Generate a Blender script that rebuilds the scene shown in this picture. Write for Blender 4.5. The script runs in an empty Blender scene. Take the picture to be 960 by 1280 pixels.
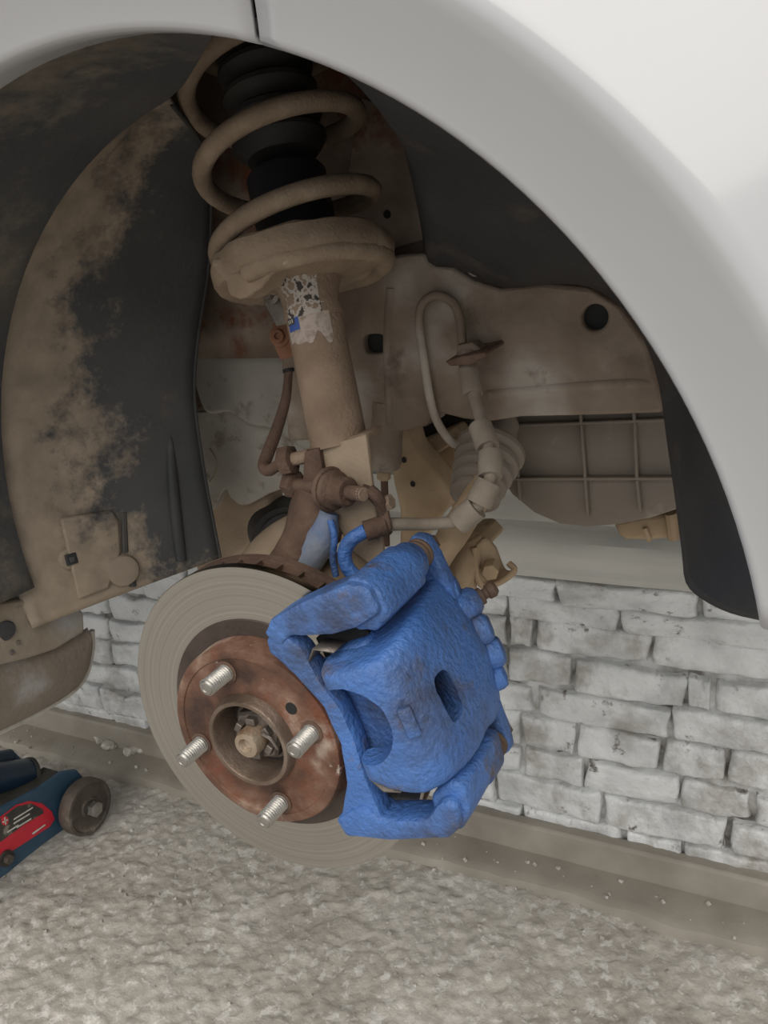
import bpy, bmesh, math, random
from mathutils import Vector, Matrix, noise
random.seed(7)
sc = bpy.context.scene
COL = sc.collection
V = Vector
pi = math.pi

# ---------------------------------------------------------------- camera
H = 1.134            # camera height above the floor
WY = 1.28            # distance of the brick wall
YAW, PITCH, ROLL, FPX = .4908, .311, -.094, 1028.
_cy, _sy, _cp, _sp = math.cos(YAW), math.sin(YAW), math.cos(PITCH), math.sin(PITCH)
CF = V((-_sy*_cp, _cy*_cp, -_sp))
_R0 = V((_cy, _sy, 0)); _U0 = _R0.cross(CF)
CR = _R0*math.cos(ROLL) + _U0*math.sin(ROLL)
CU = -_R0*math.sin(ROLL) + _U0*math.cos(ROLL)
CAM = V((0, 0, H))
cd = bpy.data.cameras.new('camera'); co = bpy.data.objects.new('camera', cd); COL.objects.link(co)
cd.sensor_fit = 'AUTO'; cd.sensor_width = 36; cd.lens = FPX*36/1280; cd.clip_start = .02
m = Matrix((CR, CU, -CF)).transposed().to_4x4(); m.translation = CAM
co.matrix_world = m
sc.camera = co

# ---------------------------------------------------------------- world, sun, exposure
w = bpy.data.worlds.new('world'); sc.world = w; w.use_nodes = True
nt = w.node_tree; bg = nt.nodes['Background']
bg.inputs[0].default_value = (.93, .965, 1.0, 1); bg.inputs[1].default_value = .72
sd = bpy.data.lights.new('sun', 'SUN'); so = bpy.data.objects.new('sun', sd); COL.objects.link(so)
sd.energy = 2.9; sd.angle = math.radians(60); sd.color = (1, .95, .87)
so.rotation_euler = V((-.22, 1.0, -1.2)).to_track_quat('-Z', 'Y').to_euler()
so.location = (-2, -3, 3)
sc.view_settings.view_transform = 'Standard'; sc.view_settings.look = 'None'
sc.view_settings.exposure = -0.1; sc.view_settings.gamma = 1.0

# ---------------------------------------------------------------- pixel -> place helpers
def ray(px, py): return CR*((px-480)/FPX) - CU*((py-640)/FPX) + CF
def PY(px, py, Y): d = ray(px, py); return CAM + d*(Y/d.y)
def PX(px, py, X): d = ray(px, py); return CAM + d*(X/d.x)
def PZ(px, py, z): d = ray(px, py); return CAM + d*((z-H)/d.z)

# ---------------------------------------------------------------- mesh helpers
def fin(me, ang=38):
    bm = bmesh.new(); bm.from_mesh(me)
    bmesh.ops.remove_doubles(bm, verts=bm.verts, dist=1e-6)
    bmesh.ops.recalc_face_normals(bm, faces=bm.faces)
    a = math.radians(ang)
    for f in bm.faces: f.smooth = True
    for e in bm.edges:
        e.smooth = not (len(e.link_faces) == 2 and e.calc_face_angle(0) > a)
    bm.to_mesh(me); bm.free()

def obj(name, vf, mat, parent=None, loc=None, bevel=0, seg=2, ang=38, sub=0, solid=0, recalc=True):
    """vf = (verts, faces) in world coordinates; origin goes to parent's place or loc"""
    verts, faces = vf
    base = V((0, 0, 0))
    if parent is not None:
        base = parent.get('_w') and V(parent['_w']) or V((0, 0, 0))
    o0 = V(loc) if loc is not None else (base if parent is not None else V((0, 0, 0)))
    me = bpy.data.meshes.new(name)
    me.from_pydata([V(v)-o0 for v in verts], [], faces)
    if recalc: fin(me, ang)
    me.materials.append(mat)
    o = bpy.data.objects.new(name, me); COL.objects.link(o)
    if parent is not None:
        o.parent = parent; o.location = o0-base
    else:
        o.location = o0
    o['_w'] = tuple(o0)
    if solid:
        md = o.modifiers.new('solid', 'SOLIDIFY'); md.thickness = solid; md.offset = 0
    if bevel:
        md = o.modifiers.new('bevel', 'BEVEL'); md.width = bevel; md.segments = seg; md.limit_method = 'ANGLE'
        md.angle_limit = math.radians(35)
    if sub:
        md = o.modifiers.new('sub', 'SUBSURF'); md.levels = sub; md.render_levels = sub
    return o

def tag(o, label=None, cat=None, group=None, kind=None):
    if label: o['label'] = label
    if cat: o['category'] = cat
    if group: o['group'] = group
    if kind: o['kind'] = kind
    return o

def thing(name, loc, label, cat, group=None):
    o = bpy.data.objects.new(name, None); COL.objects.link(o); o.location = loc
    o.empty_display_size = .02
    o['_w'] = tuple(loc)
    return tag(o, label, cat, group)

def join(*parts):
    vs, fs = [], []
    for a, b in parts:
        n = len(vs); vs += [V(v) for v in a]; fs += [[i+n for i in f] for f in b]
    return vs, fs

def frame(axis, up=V((0, 0, 1))):
    a = V(axis).normalized()
    u = V(up).cross(a)
    if u.length < 1e-4: u = V((1, 0, 0)).cross(a)
    u.normalize(); return u, a.cross(u), a

def lathe(profile, org, axis, n=32, up=V((0, 0, 1)), a0=0, close=False):
    """profile [(radius, height along axis)]"""
    u, v, a = frame(axis, up); org = V(org)
    vs, fs = [], []
    k = len(profile)
    for i in range(n):
        t = a0+2*pi*i/n; d = u*math.cos(t)+v*math.sin(t)
        for r, h in profile: vs.append(org+a*h+d*r)
    for i in range(n):
        j = (i+1) % n
        for p in range(k-1 if not close else k):
            q = (p+1) % k
            fs.append([i*k+p, j*k+p, j*k+q, i*k+q])
    if not close:
        if profile[0][0] > 1e-5: fs.append([i*k for i in range(n)])
        if profile[-1][0] > 1e-5: fs.append([i*k+k-1 for i in range(n)][::-1])
    return vs, fs

def cyl(p, q, r, n=20, r2=None):
    p, q = V(p), V(q)
    return lathe([(r, 0), (r2 if r2 is not None else r, (q-p).length)], p, q-p, n)

def hexa(p, q, r, rot=0):
    p, q = V(p), V(q)
    return lathe([(r*.9, 0), (r, .0008), (r, (q-p).length-.001), (r*.88, (q-p).length)], p, q-p, 6, a0=rot)

def cr(p0, p1, p2, p3, t):
    return .5*((2*p1)+(p2-p0)*t+(2*p0-5*p1+4*p2-p3)*t*t+(3*p1-p0-3*p2+p3)*t*t*t)

def smooth(pts, n=6):
    pts = [p if isinstance(p, (int, float)) else V(p) for p in pts]; out = []
    for i in range(len(pts)-1):
        a = pts[i-1] if i > 0 else 2*pts[0]-pts[1]
        d = pts[i+2] if i+2 < len(pts) else 2*pts[-1]-pts[-2]
        for k in range(n): out.append(cr(a, pts[i], pts[i+1], d, k/n))
    out.append(pts[-1]); return out

def tube(pts, r, n=12, sm=6, rad=None, cap=True):
    if sm > 1:
        if rad: rad = smooth(rad, sm)
        pts = smooth(pts, sm)
    pts = [V(p) for p in pts]
    vs, fs = [], []
    t0 = (pts[1]-pts[0]).normalized()
    u = t0.orthogonal().normalized()
    for i, p in enumerate(pts):
        t = (pts[min(i+1, len(pts)-1)]-pts[max(i-1, 0)]).normalized()
        u = (u-t*u.dot(t)).normalized(); v = t.cross(u)
        rr = rad[i] if rad else r
        for k in range(n):
            a = 2*pi*k/n; vs.append(p+(u*math.cos(a)+v*math.sin(a))*rr)
    for i in range(len(pts)-1):
        for k in range(n):
            l = (k+1) % n
            fs.append([i*n+k, i*n+l, (i+1)*n+l, (i+1)*n+k])
    if cap:
        fs.append(list(range(n))[::-1]); fs.append([(len(pts)-1)*n+k for k in range(n)])
    return vs, fs

def surf(rows, n=5, m=5):
    """smooth sheet through a grid of points"""
    cols = [smooth(r, m) for r in rows]
    g = list(zip(*[smooth(list(c), n) for c in zip(*cols)]))
    k = len(g[0]); vs = [p for r in g for p in r]; fs = []
    for i in range(len(g)-1):
        for j in range(k-1): fs.append([i*k+j, i*k+j+1, (i+1)*k+j+1, (i+1)*k+j])
    return vs, fs

def prism(poly, d):
    """polygon of 3D points pushed by vector d"""
    poly = [V(p) for p in poly]; d = V(d); n = len(poly)
    vs = poly+[p+d for p in poly]
    fs = [list(range(n)), list(range(n, 2*n))[::-1]]+[[i, (i+1) % n, (i+1) % n+n, i+n] for i in range(n)]
    return vs, fs

def box(c, sx, sy, sz, ax=None):
    c = V(c); X, Y, Z = ax if ax else (V((1, 0, 0)), V((0, 1, 0)), V((0, 0, 1)))
    vs = [c+X*(sx*i)+Y*(sy*j)+Z*(sz*k) for i in (-.5, .5) for j in (-.5, .5) for k in (-.5, .5)]
    return vs, [[0, 1, 3, 2], [4, 6, 7, 5], [0, 4, 5, 1], [2, 3, 7, 6], [0, 2, 6, 4], [1, 5, 7, 3]]

def poly2(pts, n=4):
    """closed smooth outline"""
    pts = [V(p) for p in pts]; k = len(pts); out = []
    for i in range(k):
        for j in range(n): out.append(cr(pts[i-1], pts[i], pts[(i+1) % k], pts[(i+2) % k], j/n))
    return out

def boolean(o, cutters):
    for vf in cutters:
        me = bpy.data.meshes.new('c'); me.from_pydata([V(v) for v in vf[0]], [], vf[1]); fin(me)
        c = bpy.data.objects.new('c', me); COL.objects.link(c)
        md = o.modifiers.new('b', 'BOOLEAN'); md.operation = 'DIFFERENCE'; md.object = c; md.solver = 'EXACT'
        bake(o)
        bpy.data.objects.remove(c); bpy.data.meshes.remove(me)

def bake(o):
    bpy.context.view_layer.update()
    dg = bpy.context.evaluated_depsgraph_get()
    me = bpy.data.meshes.new_from_object(o.evaluated_get(dg))
    o.modifiers.clear(); o.data = me

def lump(o, amp, scale, seed=0, amp2=0, scale2=1):
    me = o.data; ns = [v.normal.copy() for v in me.vertices]
    for v, n_ in zip(me.vertices, ns):
        p = v.co*scale+V((seed, 0, 0)); d = noise.noise(p)*amp
        if amp2: d += noise.noise(v.co*scale2+V((0, seed, 3)))*amp2
        v.co += n_*d

def copy_of(o, name, parent, loc, rot=None, scale=None):
    c = bpy.data.objects.new(name, o.data); COL.objects.link(c); c.parent = parent; c.location = loc
    if rot: c.rotation_euler = rot
    if scale: c.scale = scale
    return c

# ---------------------------------------------------------------- materials
def mat(name, cols, scale=20, rough=.7, metal=0, bump=.3, bscale=120, detail=6, spots=None, coat=0,
        rough2=None, stretch=None, spec=.5, spots2=None, dist=0, bdist=.002, rand=False):
    """cols [(pos, rgb)] over a noise; spots (rgb, scale, threshold, softness) patches with their own shape"""
    mt = bpy.data.materials.new(name); mt.use_nodes = True
    t = mt.node_tree; N = t.nodes; L = t.links; b = N['Principled BSDF']
    tc = N.new('ShaderNodeTexCoord'); mp = N.new('ShaderNodeMapping'); L.new(tc.outputs['Object'], mp.inputs[0])
    if stretch: mp.inputs['Scale'].default_value = stretch
    if rand:
        oi = N.new('ShaderNodeObjectInfo'); va = N.new('ShaderNodeVectorMath')
        L.new(tc.outputs['Object'], va.inputs[0]); L.new(oi.outputs['Location'], va.inputs[1]); L.new(va.outputs[0], mp.inputs[0])
    nz = N.new('ShaderNodeTexNoise'); nz.inputs['Scale'].default_value = scale; nz.inputs['Detail'].default_value = detail
    nz.inputs['Distortion'].default_value = dist
    L.new(mp.outputs[0], nz.inputs['Vector'])
    rp = N.new('ShaderNodeValToRGB'); el = rp.color_ramp.elements
    while len(el) < len(cols): el.new(.5)
    for e, (p, c) in zip(el, cols): e.position = p; e.color = (*c, 1)
    L.new(nz.outputs['Fac'], rp.inputs[0])
    out = rp.outputs[0]
    for sp in (spots, spots2):
        if not sp: continue
        c, s_, th, sf = sp
        n2 = N.new('ShaderNodeTexNoise'); n2.inputs['Scale'].default_value = s_; n2.inputs['Detail'].default_value = 8
        n2.inputs['Roughness'].default_value = .65
        L.new(mp.outputs[0], n2.inputs['Vector'])
        mr = N.new('ShaderNodeMapRange'); mr.inputs['From Min'].default_value = th-sf; mr.inputs['From Max'].default_value = th+sf
        L.new(n2.outputs['Fac'], mr.inputs['Value'])
        mx = N.new('ShaderNodeMix'); mx.data_type = 'RGBA'
        L.new(mr.outputs[0], mx.inputs['Factor']); L.new(out, mx.inputs['A']); mx.inputs['B'].default_value = (*c, 1)
        out = mx.outputs['Result']
    L.new(out, b.inputs['Base Color'])
    b.inputs['Metallic'].default_value = metal; b.inputs['Roughness'].default_value = rough
    b.inputs['Specular IOR Level'].default_value = spec
    if rough2 is not None:
        mr = N.new('ShaderNodeMapRange'); mr.inputs['From Min'].default_value = .3; mr.inputs['From Max'].default_value = .7
        mr.inputs['To Min'].default_value = rough; mr.inputs['To Max'].default_value = rough2
        L.new(nz.outputs['Fac'], mr.inputs['Value']); L.new(mr.outputs[0], b.inputs['Roughness'])
    if coat: b.inputs['Coat Weight'].default_value = coat; b.inputs['Coat Roughness'].default_value = .08
    if bump:
        n3 = N.new('ShaderNodeTexNoise'); n3.inputs['Scale'].default_value = bscale; n3.inputs['Detail'].default_value = 5
        L.new(mp.outputs[0], n3.inputs['Vector'])
        bp = N.new('ShaderNodeBump'); bp.inputs['Strength'].default_value = bump; bp.inputs['Distance'].default_value = bdist
        L.new(n3.outputs['Fac'], bp.inputs['Height']); L.new(bp.outputs[0], b.inputs['Normal'])
    return mt

M_white = mat('white_car_paint', [(.3, (.425, .425, .435)), (.7, (.46, .46, .47))], 3, .25, coat=.6, bump=.02, bscale=30,
              spots=((.50, .48, .46), 7, .70, .05))
M_liner = mat('dusty_black_plastic', [(.35, (.030, .031, .034)), (.62, (.052, .051, .050))], 9, .55, bump=.25, bscale=160,
              spots=((.10, .085, .068), 11, .60, .10), rough2=.75)
def liner_mat(name, lo, hi, axis, dust, dark):
    """black plastic with a ragged caking of dust that fades along one axis of the part"""
    mt = mat(name, dark, 9, .6, bump=.3, bscale=150, spots=((.085, .07, .055), 14, .62, .08))
    t = mt.node_tree; N = t.nodes; L = t.links; b = N['Principled BSDF']
    src = b.inputs['Base Color'].links[0].from_socket
    tc = N.new('ShaderNodeTexCoord'); sp = N.new('ShaderNodeSeparateXYZ'); L.new(tc.outputs['Object'], sp.inputs[0])
    mr = N.new('ShaderNodeMapRange'); mr.inputs['From Min'].default_value = lo; mr.inputs['From Max'].default_value = hi
    mr.inputs['To Min'].default_value = .36; mr.inputs['To Max'].default_value = -.30
    mr.clamp = True
    L.new(sp.outputs[axis], mr.inputs['Value'])
    nz = N.new('ShaderNodeTexNoise'); nz.inputs['Scale'].default_value = 13; nz.inputs['Detail'].default_value = 10; nz.inputs['Roughness'].default_value = .72
    L.new(tc.outputs['Object'], nz.inputs['Vector'])
    mz = N.new('ShaderNodeMapRange'); mz.inputs['From Min'].default_value = .0; mz.inputs['From Max'].default_value = .12
    mz.inputs['To Min'].default_value = .22; mz.inputs['To Max'].default_value = 0; L.new(sp.outputs['Z'], mz.inputs['Value'])
    a0 = N.new('ShaderNodeMath'); L.new(mr.outputs[0], a0.inputs[0]); L.new(mz.outputs[0], a0.inputs[1])
    ad = N.new('ShaderNodeMath'); L.new(a0.outputs[0], ad.inputs[0]); L.new(nz.outputs['Fac'], ad.inputs[1])
    m2 = N.new('ShaderNodeMapRange'); m2.inputs['From Min'].default_value = .47; m2.inputs['From Max'].default_value = .60
    L.new(ad.outputs[0], m2.inputs['Value'])
    n2 = N.new('ShaderNodeTexNoise'); n2.inputs['Scale'].default_value = 40; n2.inputs['Detail'].default_value = 6
    L.new(tc.outputs['Object'], n2.inputs['Vector'])
    rp = N.new('ShaderNodeValToRGB'); rp.color_ramp.elements[0].position = .3; rp.color_ramp.elements[1].position = .7
    rp.color_ramp.elements[0].color = (*[c*.75 for c in dust], 1); rp.color_ramp.elements[1].color = (*[c*1.2 for c in dust], 1)
    L.new(n2.outputs['Fac'], rp.inputs[0])
    mx = N.new('ShaderNodeMix'); mx.data_type = 'RGBA'
    L.new(m2.outputs[0], mx.inputs['Factor']); L.new(src, mx.inputs['A']); L.new(rp.outputs[0], mx.inputs['B'])
    L.new(mx.outputs['Result'], b.inputs['Base Color'])
    return mt
M_dustcap = mat('dust_covered_boss', [(.3, (.16, .13, .10)), (.7, (.29, .235, .175))], 18, .8, bump=.3)
M_linerdust = liner_mat('dust_caked_liner', -.14, .10, 'Y', (.27, .215, .16), [(.35, (.040, .041, .044)), (.62, (.062, .061, .060))])
M_linerband = liner_mat('dusty_liner_band', -.40, .02, 'Y', (.13, .11, .085), [(.35, (.040, .041, .044)), (.62, (.058, .056, .054))])
M_linerclean = mat('black_plastic', [(.35, (.018, .019, .021)), (.7, (.034, .034, .036))], 12, .55, bump=.2, bscale=200,
              spots=((.075, .06, .048), 16, .66, .08))
M_under = mat('dusty_underbody_paint', [(.34, (.15, .108, .076)), (.5, (.235, .18, .135)), (.64, (.38, .335, .285))], 11, .8, bump=.6, bscale=160, detail=9,
              spots=((.15, .11, .08), 20, .63, .06))
M_inner = mat('rusty_inner_wing', [(.3, (.11, .078, .056)), (.5, (.18, .13, .098)), (.68, (.30, .235, .185))], 16, .8, bump=.5, bscale=150,
              spots=((.16, .058, .026), 14, .57, .05))
M_hous = mat('cast_housing_grey', [(.3, (.30, .275, .24)), (.6, (.40, .37, .325)), (.8, (.47, .44, .40))], 17, .75, bump=.5, bscale=170,
             spots=((.20, .17, .13), 30, .62, .06))
M_tan = mat('tan_dust', [(.3, (.28, .195, .115)), (.6, (.385, .28, .175)), (.8, (.46, .35, .235))], 22, .8, bump=.35, bscale=220,
            spots=((.20, .14, .09), 24, .66, .07))
M_plate = mat('dusty_clamp_plate', [(.3, (.26, .195, .135)), (.7, (.36, .275, .195))], 26, .8, bump=.4, bscale=240)
M_shield = mat('dusty_brown_plastic', [(.3, (.17, .14, .11)), (.7, (.22, .185, .15))], 12, .75, bump=.2, bscale=260,
               spots=((.27, .23, .19), 24, .64, .05))
M_strut = mat('dusty_strut', [(.3, (.19, .130, .088)), (.6, (.27, .192, .135)), (.8, (.37, .28, .205))], 30, .85, bump=.6, bscale=330)
M_peel = mat('peeling_white_paint', [(.40, (.05, .04, .035)), (.44, (.40, .355, .31)), (.53, (.46, .415, .37)), (.57, (.25, .18, .128))], 150, .8, bump=.6, bscale=200)
M_spring = mat('dusty_spring', [(.3, (.20, .142, .094)), (.6, (.275, .203, .14)), (.8, (.37, .285, .205))], 40, .85, bump=.5, bscale=300,
               spots=((.42, .38, .33), 75, .70, .03))
M_rubber = mat('black_rubber', [(.3, (.014, .013, .013)), (.7, (.035, .03, .026))], 30, .65, bump=.2, bscale=200)
M_dark = mat('black_damper_paint', [(.3, (.012, .013, .018)), (.7, (.02, .02, .024))], 20, .45, bump=.1)
M_chrome = mat('chrome_rod', [(.3, (.5, .52, .56)), (.7, (.6, .62, .65))], 10, .15, metal=1, bump=0)
M_rust = mat('brown_rust', [(.3, (.065, .038, .026)), (.55, (.115, .068, .046)), (.75, (.17, .11, .08))], 35, .85, bump=.7, bscale=260)
M_hat = mat('rusty_hat', [(.34, (.050, .026, .018)), (.47, (.13, .062, .038)), (.56, (.20, .115, .078)), (.66, (.40, .31, .245))], 22, .65, metal=.2, bump=.5, bscale=260,
            spots=((.17, .055, .028), 13, .56, .06), spots2=((.42, .34, .28), 60, .68, .03), dist=.3)
M_ring = mat('browned_steel_ring', [(.3, (.13, .09, .065)), (.6, (.21, .155, .12)), (.8, (.32, .25, .20))], 34, .45, metal=.6, bump=.3, bscale=260)
M_unswept = mat('dark_unswept_iron', [(.3, (.045, .032, .026)), (.7, (.085, .062, .05))], 30, .6, metal=.3, bump=.4, bscale=240)
M_zinc = mat('zinc_stud', [(.3, (.26, .245, .22)), (.7, (.44, .42, .39))], 60, .42, metal=.85, bump=.2, bscale=400)
M_nut = mat('dull_steel_nut', [(.3, (.12, .10, .088)), (.7, (.22, .19, .165))], 60, .45, metal=.6, bump=.3, bscale=300)
M_shaft = mat('rusted_shaft_end', [(.36, (.22, .10, .045)), (.52, (.32, .245, .175)), (.8, (.42, .35, .28))], 45, .5, metal=.5, bump=.4, bscale=300)
M_blue = mat('blue_caliper_paint', [(.3, (.045, .125, .36)), (.55, (.068, .175, .47)), (.8, (.095, .22, .55))], 18, .5, bump=.8, bscale=230, bdist=.003,
             spots=((.13, .105, .10), 24, .625, .06), spots2=((.040, .060, .125), 10, .55, .10))
M_bluedust = mat('blue_over_dust', [(.3, (.10, .15, .28)), (.55, (.20, .22, .26)), (.75, (.25, .18, .13))], 24, .75, bump=.5, bscale=200)
M_boot = mat('brown_rubber_boot', [(.3, (.06, .035, .025)), (.7, (.13, .08, .05))], 60, .7, bump=.3)
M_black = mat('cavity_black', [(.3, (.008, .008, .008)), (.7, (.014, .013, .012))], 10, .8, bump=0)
M_hose = mat('dusty_hose', [(.3, (.22, .18, .14)), (.7, (.32, .27, .215))], 40, .85, bump=.3, bscale=300)
M_sill = mat('flaking_sill_paint', [(.35, (.20, .155, .11)), (.5, (.27, .225, .175)), (.62, (.34, .33, .32))], 11, .7, bump=.4, bscale=130,
             spots=((.10, .055, .035), 24, .66, .04))
M_sillund = mat('dirty_sill_underside', [(.3, (.13, .105, .08)), (.6, (.20, .165, .13)), (.75, (.36, .35, .34))], 12, .85, bump=.6, bscale=170)
M_kerb = mat('kerb_concrete', [(.3, (.24, .215, .18)), (.6, (.33, .30, .255)), (.8, (.40, .37, .32))], 9, .85, bump=.3, bscale=150)
M_beam = mat('painted_beam', [(.3, (.36, .35, .32)), (.6, (.50, .49, .45)), (.8, (.58, .57, .54))], 6, .6, bump=.3, bscale=80, stretch=(.5, 1, 2),
             spots=((.14, .12, .10), 10, .68, .05))
M_jack = mat('blue_jack_paint', [(.3, (.022, .055, .095)), (.7, (.035, .085, .14))], 25, .5, bump=.15, spots=((.10, .09, .08), 30, .68, .05))
M_jdark = mat('dark_jack_paint', [(.3, (.006, .018, .04)), (.7, (.010, .03, .06))], 12, .35, bump=.05)
M_jgrime = mat('greasy_black', [(.3, (.02, .018, .015)), (.7, (.055, .05, .042))], 40, .7, bump=.4)
M_wheel = mat('worn_iron_castor', [(.3, (.075, .06, .05)), (.6, (.13, .105, .085)), (.78, (.30, .27, .23))], 35, .65, metal=.3, bump=.4)
M_red = mat('red_sticker', [(.3, (.50, .015, .03)), (.7, (.66, .03, .055))], 20, .4, bump=.05, spots=((.16, .09, .09), 26, .66, .05))
M_stkdark = mat('sticker_dark_print', [(.3, (.03, .028, .026)), (.7, (.075, .07, .06))], 40, .5, bump=0, spots=((.30, .27, .22), 40, .62, .05))
M_stkwhite = mat('sticker_white_print', [(.3, (.5, .48, .42)), (.7, (.72, .70, .66))], 60, .5, bump=0)
M_stkblue = mat('sticker_blue_print', [(.3, (.03, .07, .26)), (.7, (.06, .12, .38))], 60, .5, bump=0)
M_stkpale = mat('worn_pale_sticker', [(.3, (.34, .27, .225)), (.5, (.46, .38, .33)), (.66, (.26, .2, .155))], 110, .7, bump=.3)
M_orange = mat('orange_rust_bracket', [(.3, (.15, .055, .025)), (.7, (.26, .13, .075))], 40, .8, bump=.5)

def ring_steel(name):
    mt = bpy.data.materials.new(name); mt.use_nodes = True
    t = mt.node_tree; N = t.nodes; L = t.links; b = N['Principled BSDF']
    tc = N.new('ShaderNodeTexCoord'); sp = N.new('ShaderNodeSeparateXYZ'); L.new(tc.outputs['Object'], sp.inputs[0])
    cb = N.new('ShaderNodeCombineXYZ'); L.new(sp.outputs['X'], cb.inputs[0]); L.new(sp.outputs['Z'], cb.inputs[1])
    ln = N.new('ShaderNodeVectorMath'); ln.operation = 'LENGTH'; L.new(cb.outputs[0], ln.inputs[0])
    n1 = N.new('ShaderNodeTexNoise'); n1.noise_dimensions = '1D'; n1.inputs['Scale'].default_value = 420; n1.inputs['Detail'].default_value = 6
    L.new(ln.outputs['Value'], n1.inputs['W'])
    rp = N.new('ShaderNodeValToRGB'); rp.color_ramp.elements[0].position = .3; rp.color_ramp.elements[0].color = (.35, .325, .295, 1)
    rp.color_ramp.elements[1].position = .7; rp.color_ramp.elements[1].color = (.43, .405, .37, 1)
    L.new(n1.outputs['Fac'], rp.inputs[0])
    n2 = N.new('ShaderNodeTexNoise'); n2.inputs['Scale'].default_value = 14; n2.inputs['Detail'].default_value = 4
    L.new(tc.outputs['Object'], n2.inputs['Vector'])
    mr = N.new('ShaderNodeMapRange'); mr.inputs['From Min'].default_value = .35; mr.inputs['From Max'].default_value = .7
    mr.inputs['To Min'].default_value = .15; mr.inputs['To Max'].default_value = .22
    L.new(n2.outputs['Fac'], mr.inputs['Value']); L.new(mr.outputs[0], b.inputs['Roughness'])
    L.new(rp.outputs[0], b.inputs['Base Color'])
    b.inputs['Metallic'].default_value = 1; b.inputs['Anisotropic'].default_value = .75
    tg = N.new('ShaderNodeTangent'); tg.direction_type = 'RADIAL'; tg.axis = 'Y'; L.new(tg.outputs[0], b.inputs['Tangent'])
    bp = N.new('ShaderNodeBump'); bp.inputs['Strength'].default_value = .08; bp.inputs['Distance'].default_value = .0003
    L.new(n1.outputs['Fac'], bp.inputs['Height']); L.new(bp.outputs[0], b.inputs['Normal'])
    return mt
M_disc = ring_steel('worn_disc_steel')

def floor_mat(name):
    mt = bpy.data.materials.new(name); mt.use_nodes = True
    t = mt.node_tree; N = t.nodes; L = t.links; b = N['Principled BSDF']
    tc = N.new('ShaderNodeTexCoord')
    def nz(s, d=6, r=.5, dist=0):
        n = N.new('ShaderNodeTexNoise'); n.inputs['Scale'].default_value = s; n.inputs['Detail'].default_value = d
        n.inputs['Roughness'].default_value = r; n.inputs['Distortion'].default_value = dist; L.new(tc.outputs['Object'], n.inputs['Vector']); return n
    def ramp(n, *st):
        r = N.new('ShaderNodeValToRGB'); e = r.color_ramp.elements
        while len(e) < len(st): e.new(.5)
        for x, (p, c) in zip(e, st): x.position = p; x.color = (*c, 1)
        L.new(n.outputs['Fac'], r.inputs[0]); return r
    a = ramp(nz(3.2, 8, .6), (.32, (.36, .33, .29)), (.5, (.46, .43, .385)), (.68, (.55, .525, .49)))
    c = ramp(nz(36, 7, .62, .2), (.36, (.50, .48, .45)), (.50, (.85, .84, .83)), (.64, (1.3, 1.3, 1.3)))
    mx = N.new('ShaderNodeMix'); mx.data_type = 'RGBA'; mx.blend_type = 'MULTIPLY'; mx.inputs['Factor'].default_value = .42
    L.new(a.outputs[0], mx.inputs['A']); L.new(c.outputs[0], mx.inputs['B'])
    chip = N.new('ShaderNodeMapRange'); chip.inputs['From Min'].default_value = .545; chip.inputs['From Max'].default_value = .60
    L.new(nz(44, 7, .66, .4).outputs['Fac'], chip.inputs['Value'])
    mc = N.new('ShaderNodeMix'); mc.data_type = 'RGBA'; mc.inputs['B'].default_value = (.74, .73, .70, 1)
    cm = N.new('ShaderNodeMath'); cm.operation = 'MULTIPLY'; cm.inputs[1].default_value = .48
    L.new(chip.outputs[0], cm.inputs[0]); L.new(cm.outputs[0], mc.inputs['Factor']); L.new(mx.outputs['Result'], mc.inputs['A'])
    L.new(mc.outputs['Result'], b.inputs['Base Color']); b.inputs['Roughness'].default_value = .5
    bp = N.new('ShaderNodeBump'); bp.inputs['Strength'].default_value = .7; bp.inputs['Distance'].default_value = .005
    L.new(nz(75, 6, .6).outputs['Fac'], bp.inputs['Height']); L.new(bp.outputs[0], b.inputs['Normal'])
    return mt
M_floor = floor_mat('rough_concrete')
M_brick = mat('white_painted_brick', [(.32, (.50, .51, .51)), (.5, (.68, .69, .69)), (.7, (.78, .79, .79))], 14, .30, bump=.9, bscale=42, bdist=.008,
              spots=((.15, .13, .115), 30, .64, .04), spots2=((.34, .32, .29), 9, .58, .10), rand=True)
M_mortar = mat('painted_mortar', [(.34, (.10, .09, .08)), (.46, (.34, .33, .31)), (.62, (.60, .60, .59))], 20, .5, bump=.8, bscale=60, bdist=.006)

# ================================================================ SETTING
# ---- floor: rough concrete with real relief where the camera is near it
def hgt(x, y):
    p = V((x, y, 0))
    d = .010*noise.noise(p*3.1)+.006*noise.noise(p*9)
    q = p+V((noise.noise(p*30), noise.noise(p*30+V((7, 7, 0))), 0))*.014
    f = noise.voronoi(q*34)[0]
    d += .0060*min(.5, f[1]-f[0])*(.4+noise.noise(p*7+V((3, 1, 0))))          # broken plates
    d += .0075*max(0, noise.noise(q*24)-.05)+.0035*noise.noise(p*62)+.003*noise.noise(p*110)
    return d-.008
x0, x1, y0, y1 = -2.0, .55, .35, WY+.06
st = .0058; nx = int((x1-x0)/st); ny = int((y1-y0)/st)
vs = []
for j in range(ny+1):
    for i in range(nx+1):
        x = x0+(x1-x0)*i/nx; y = y0+(y1-y0)*j/ny
        k = min(1, max(0, (x-x0)/.1), max(0, (x1-x)/.1), max(0, (y-y0)/.1))
        vs.append((x, y, hgt(x, y)*k))
fs = [[j*(nx+1)+i, j*(nx+1)+i+1, (j+1)*(nx+1)+i+1, (j+1)*(nx+1)+i] for j in range(ny) for i in range(nx)]
o_ = (x0, x1, y0, y1); B = (-5, 4, -5, y1)
n0 = len(vs)
vs += [(B[0], B[2], 0), (B[1], B[2], 0), (B[1], B[3], 0), (B[0], B[3], 0), (x0, B[2], 0), (x1, B[2], 0)]
bl, br_, tr, tl = 0, nx, (ny+1)*(nx+1)-1, ny*(nx+1)
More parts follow.
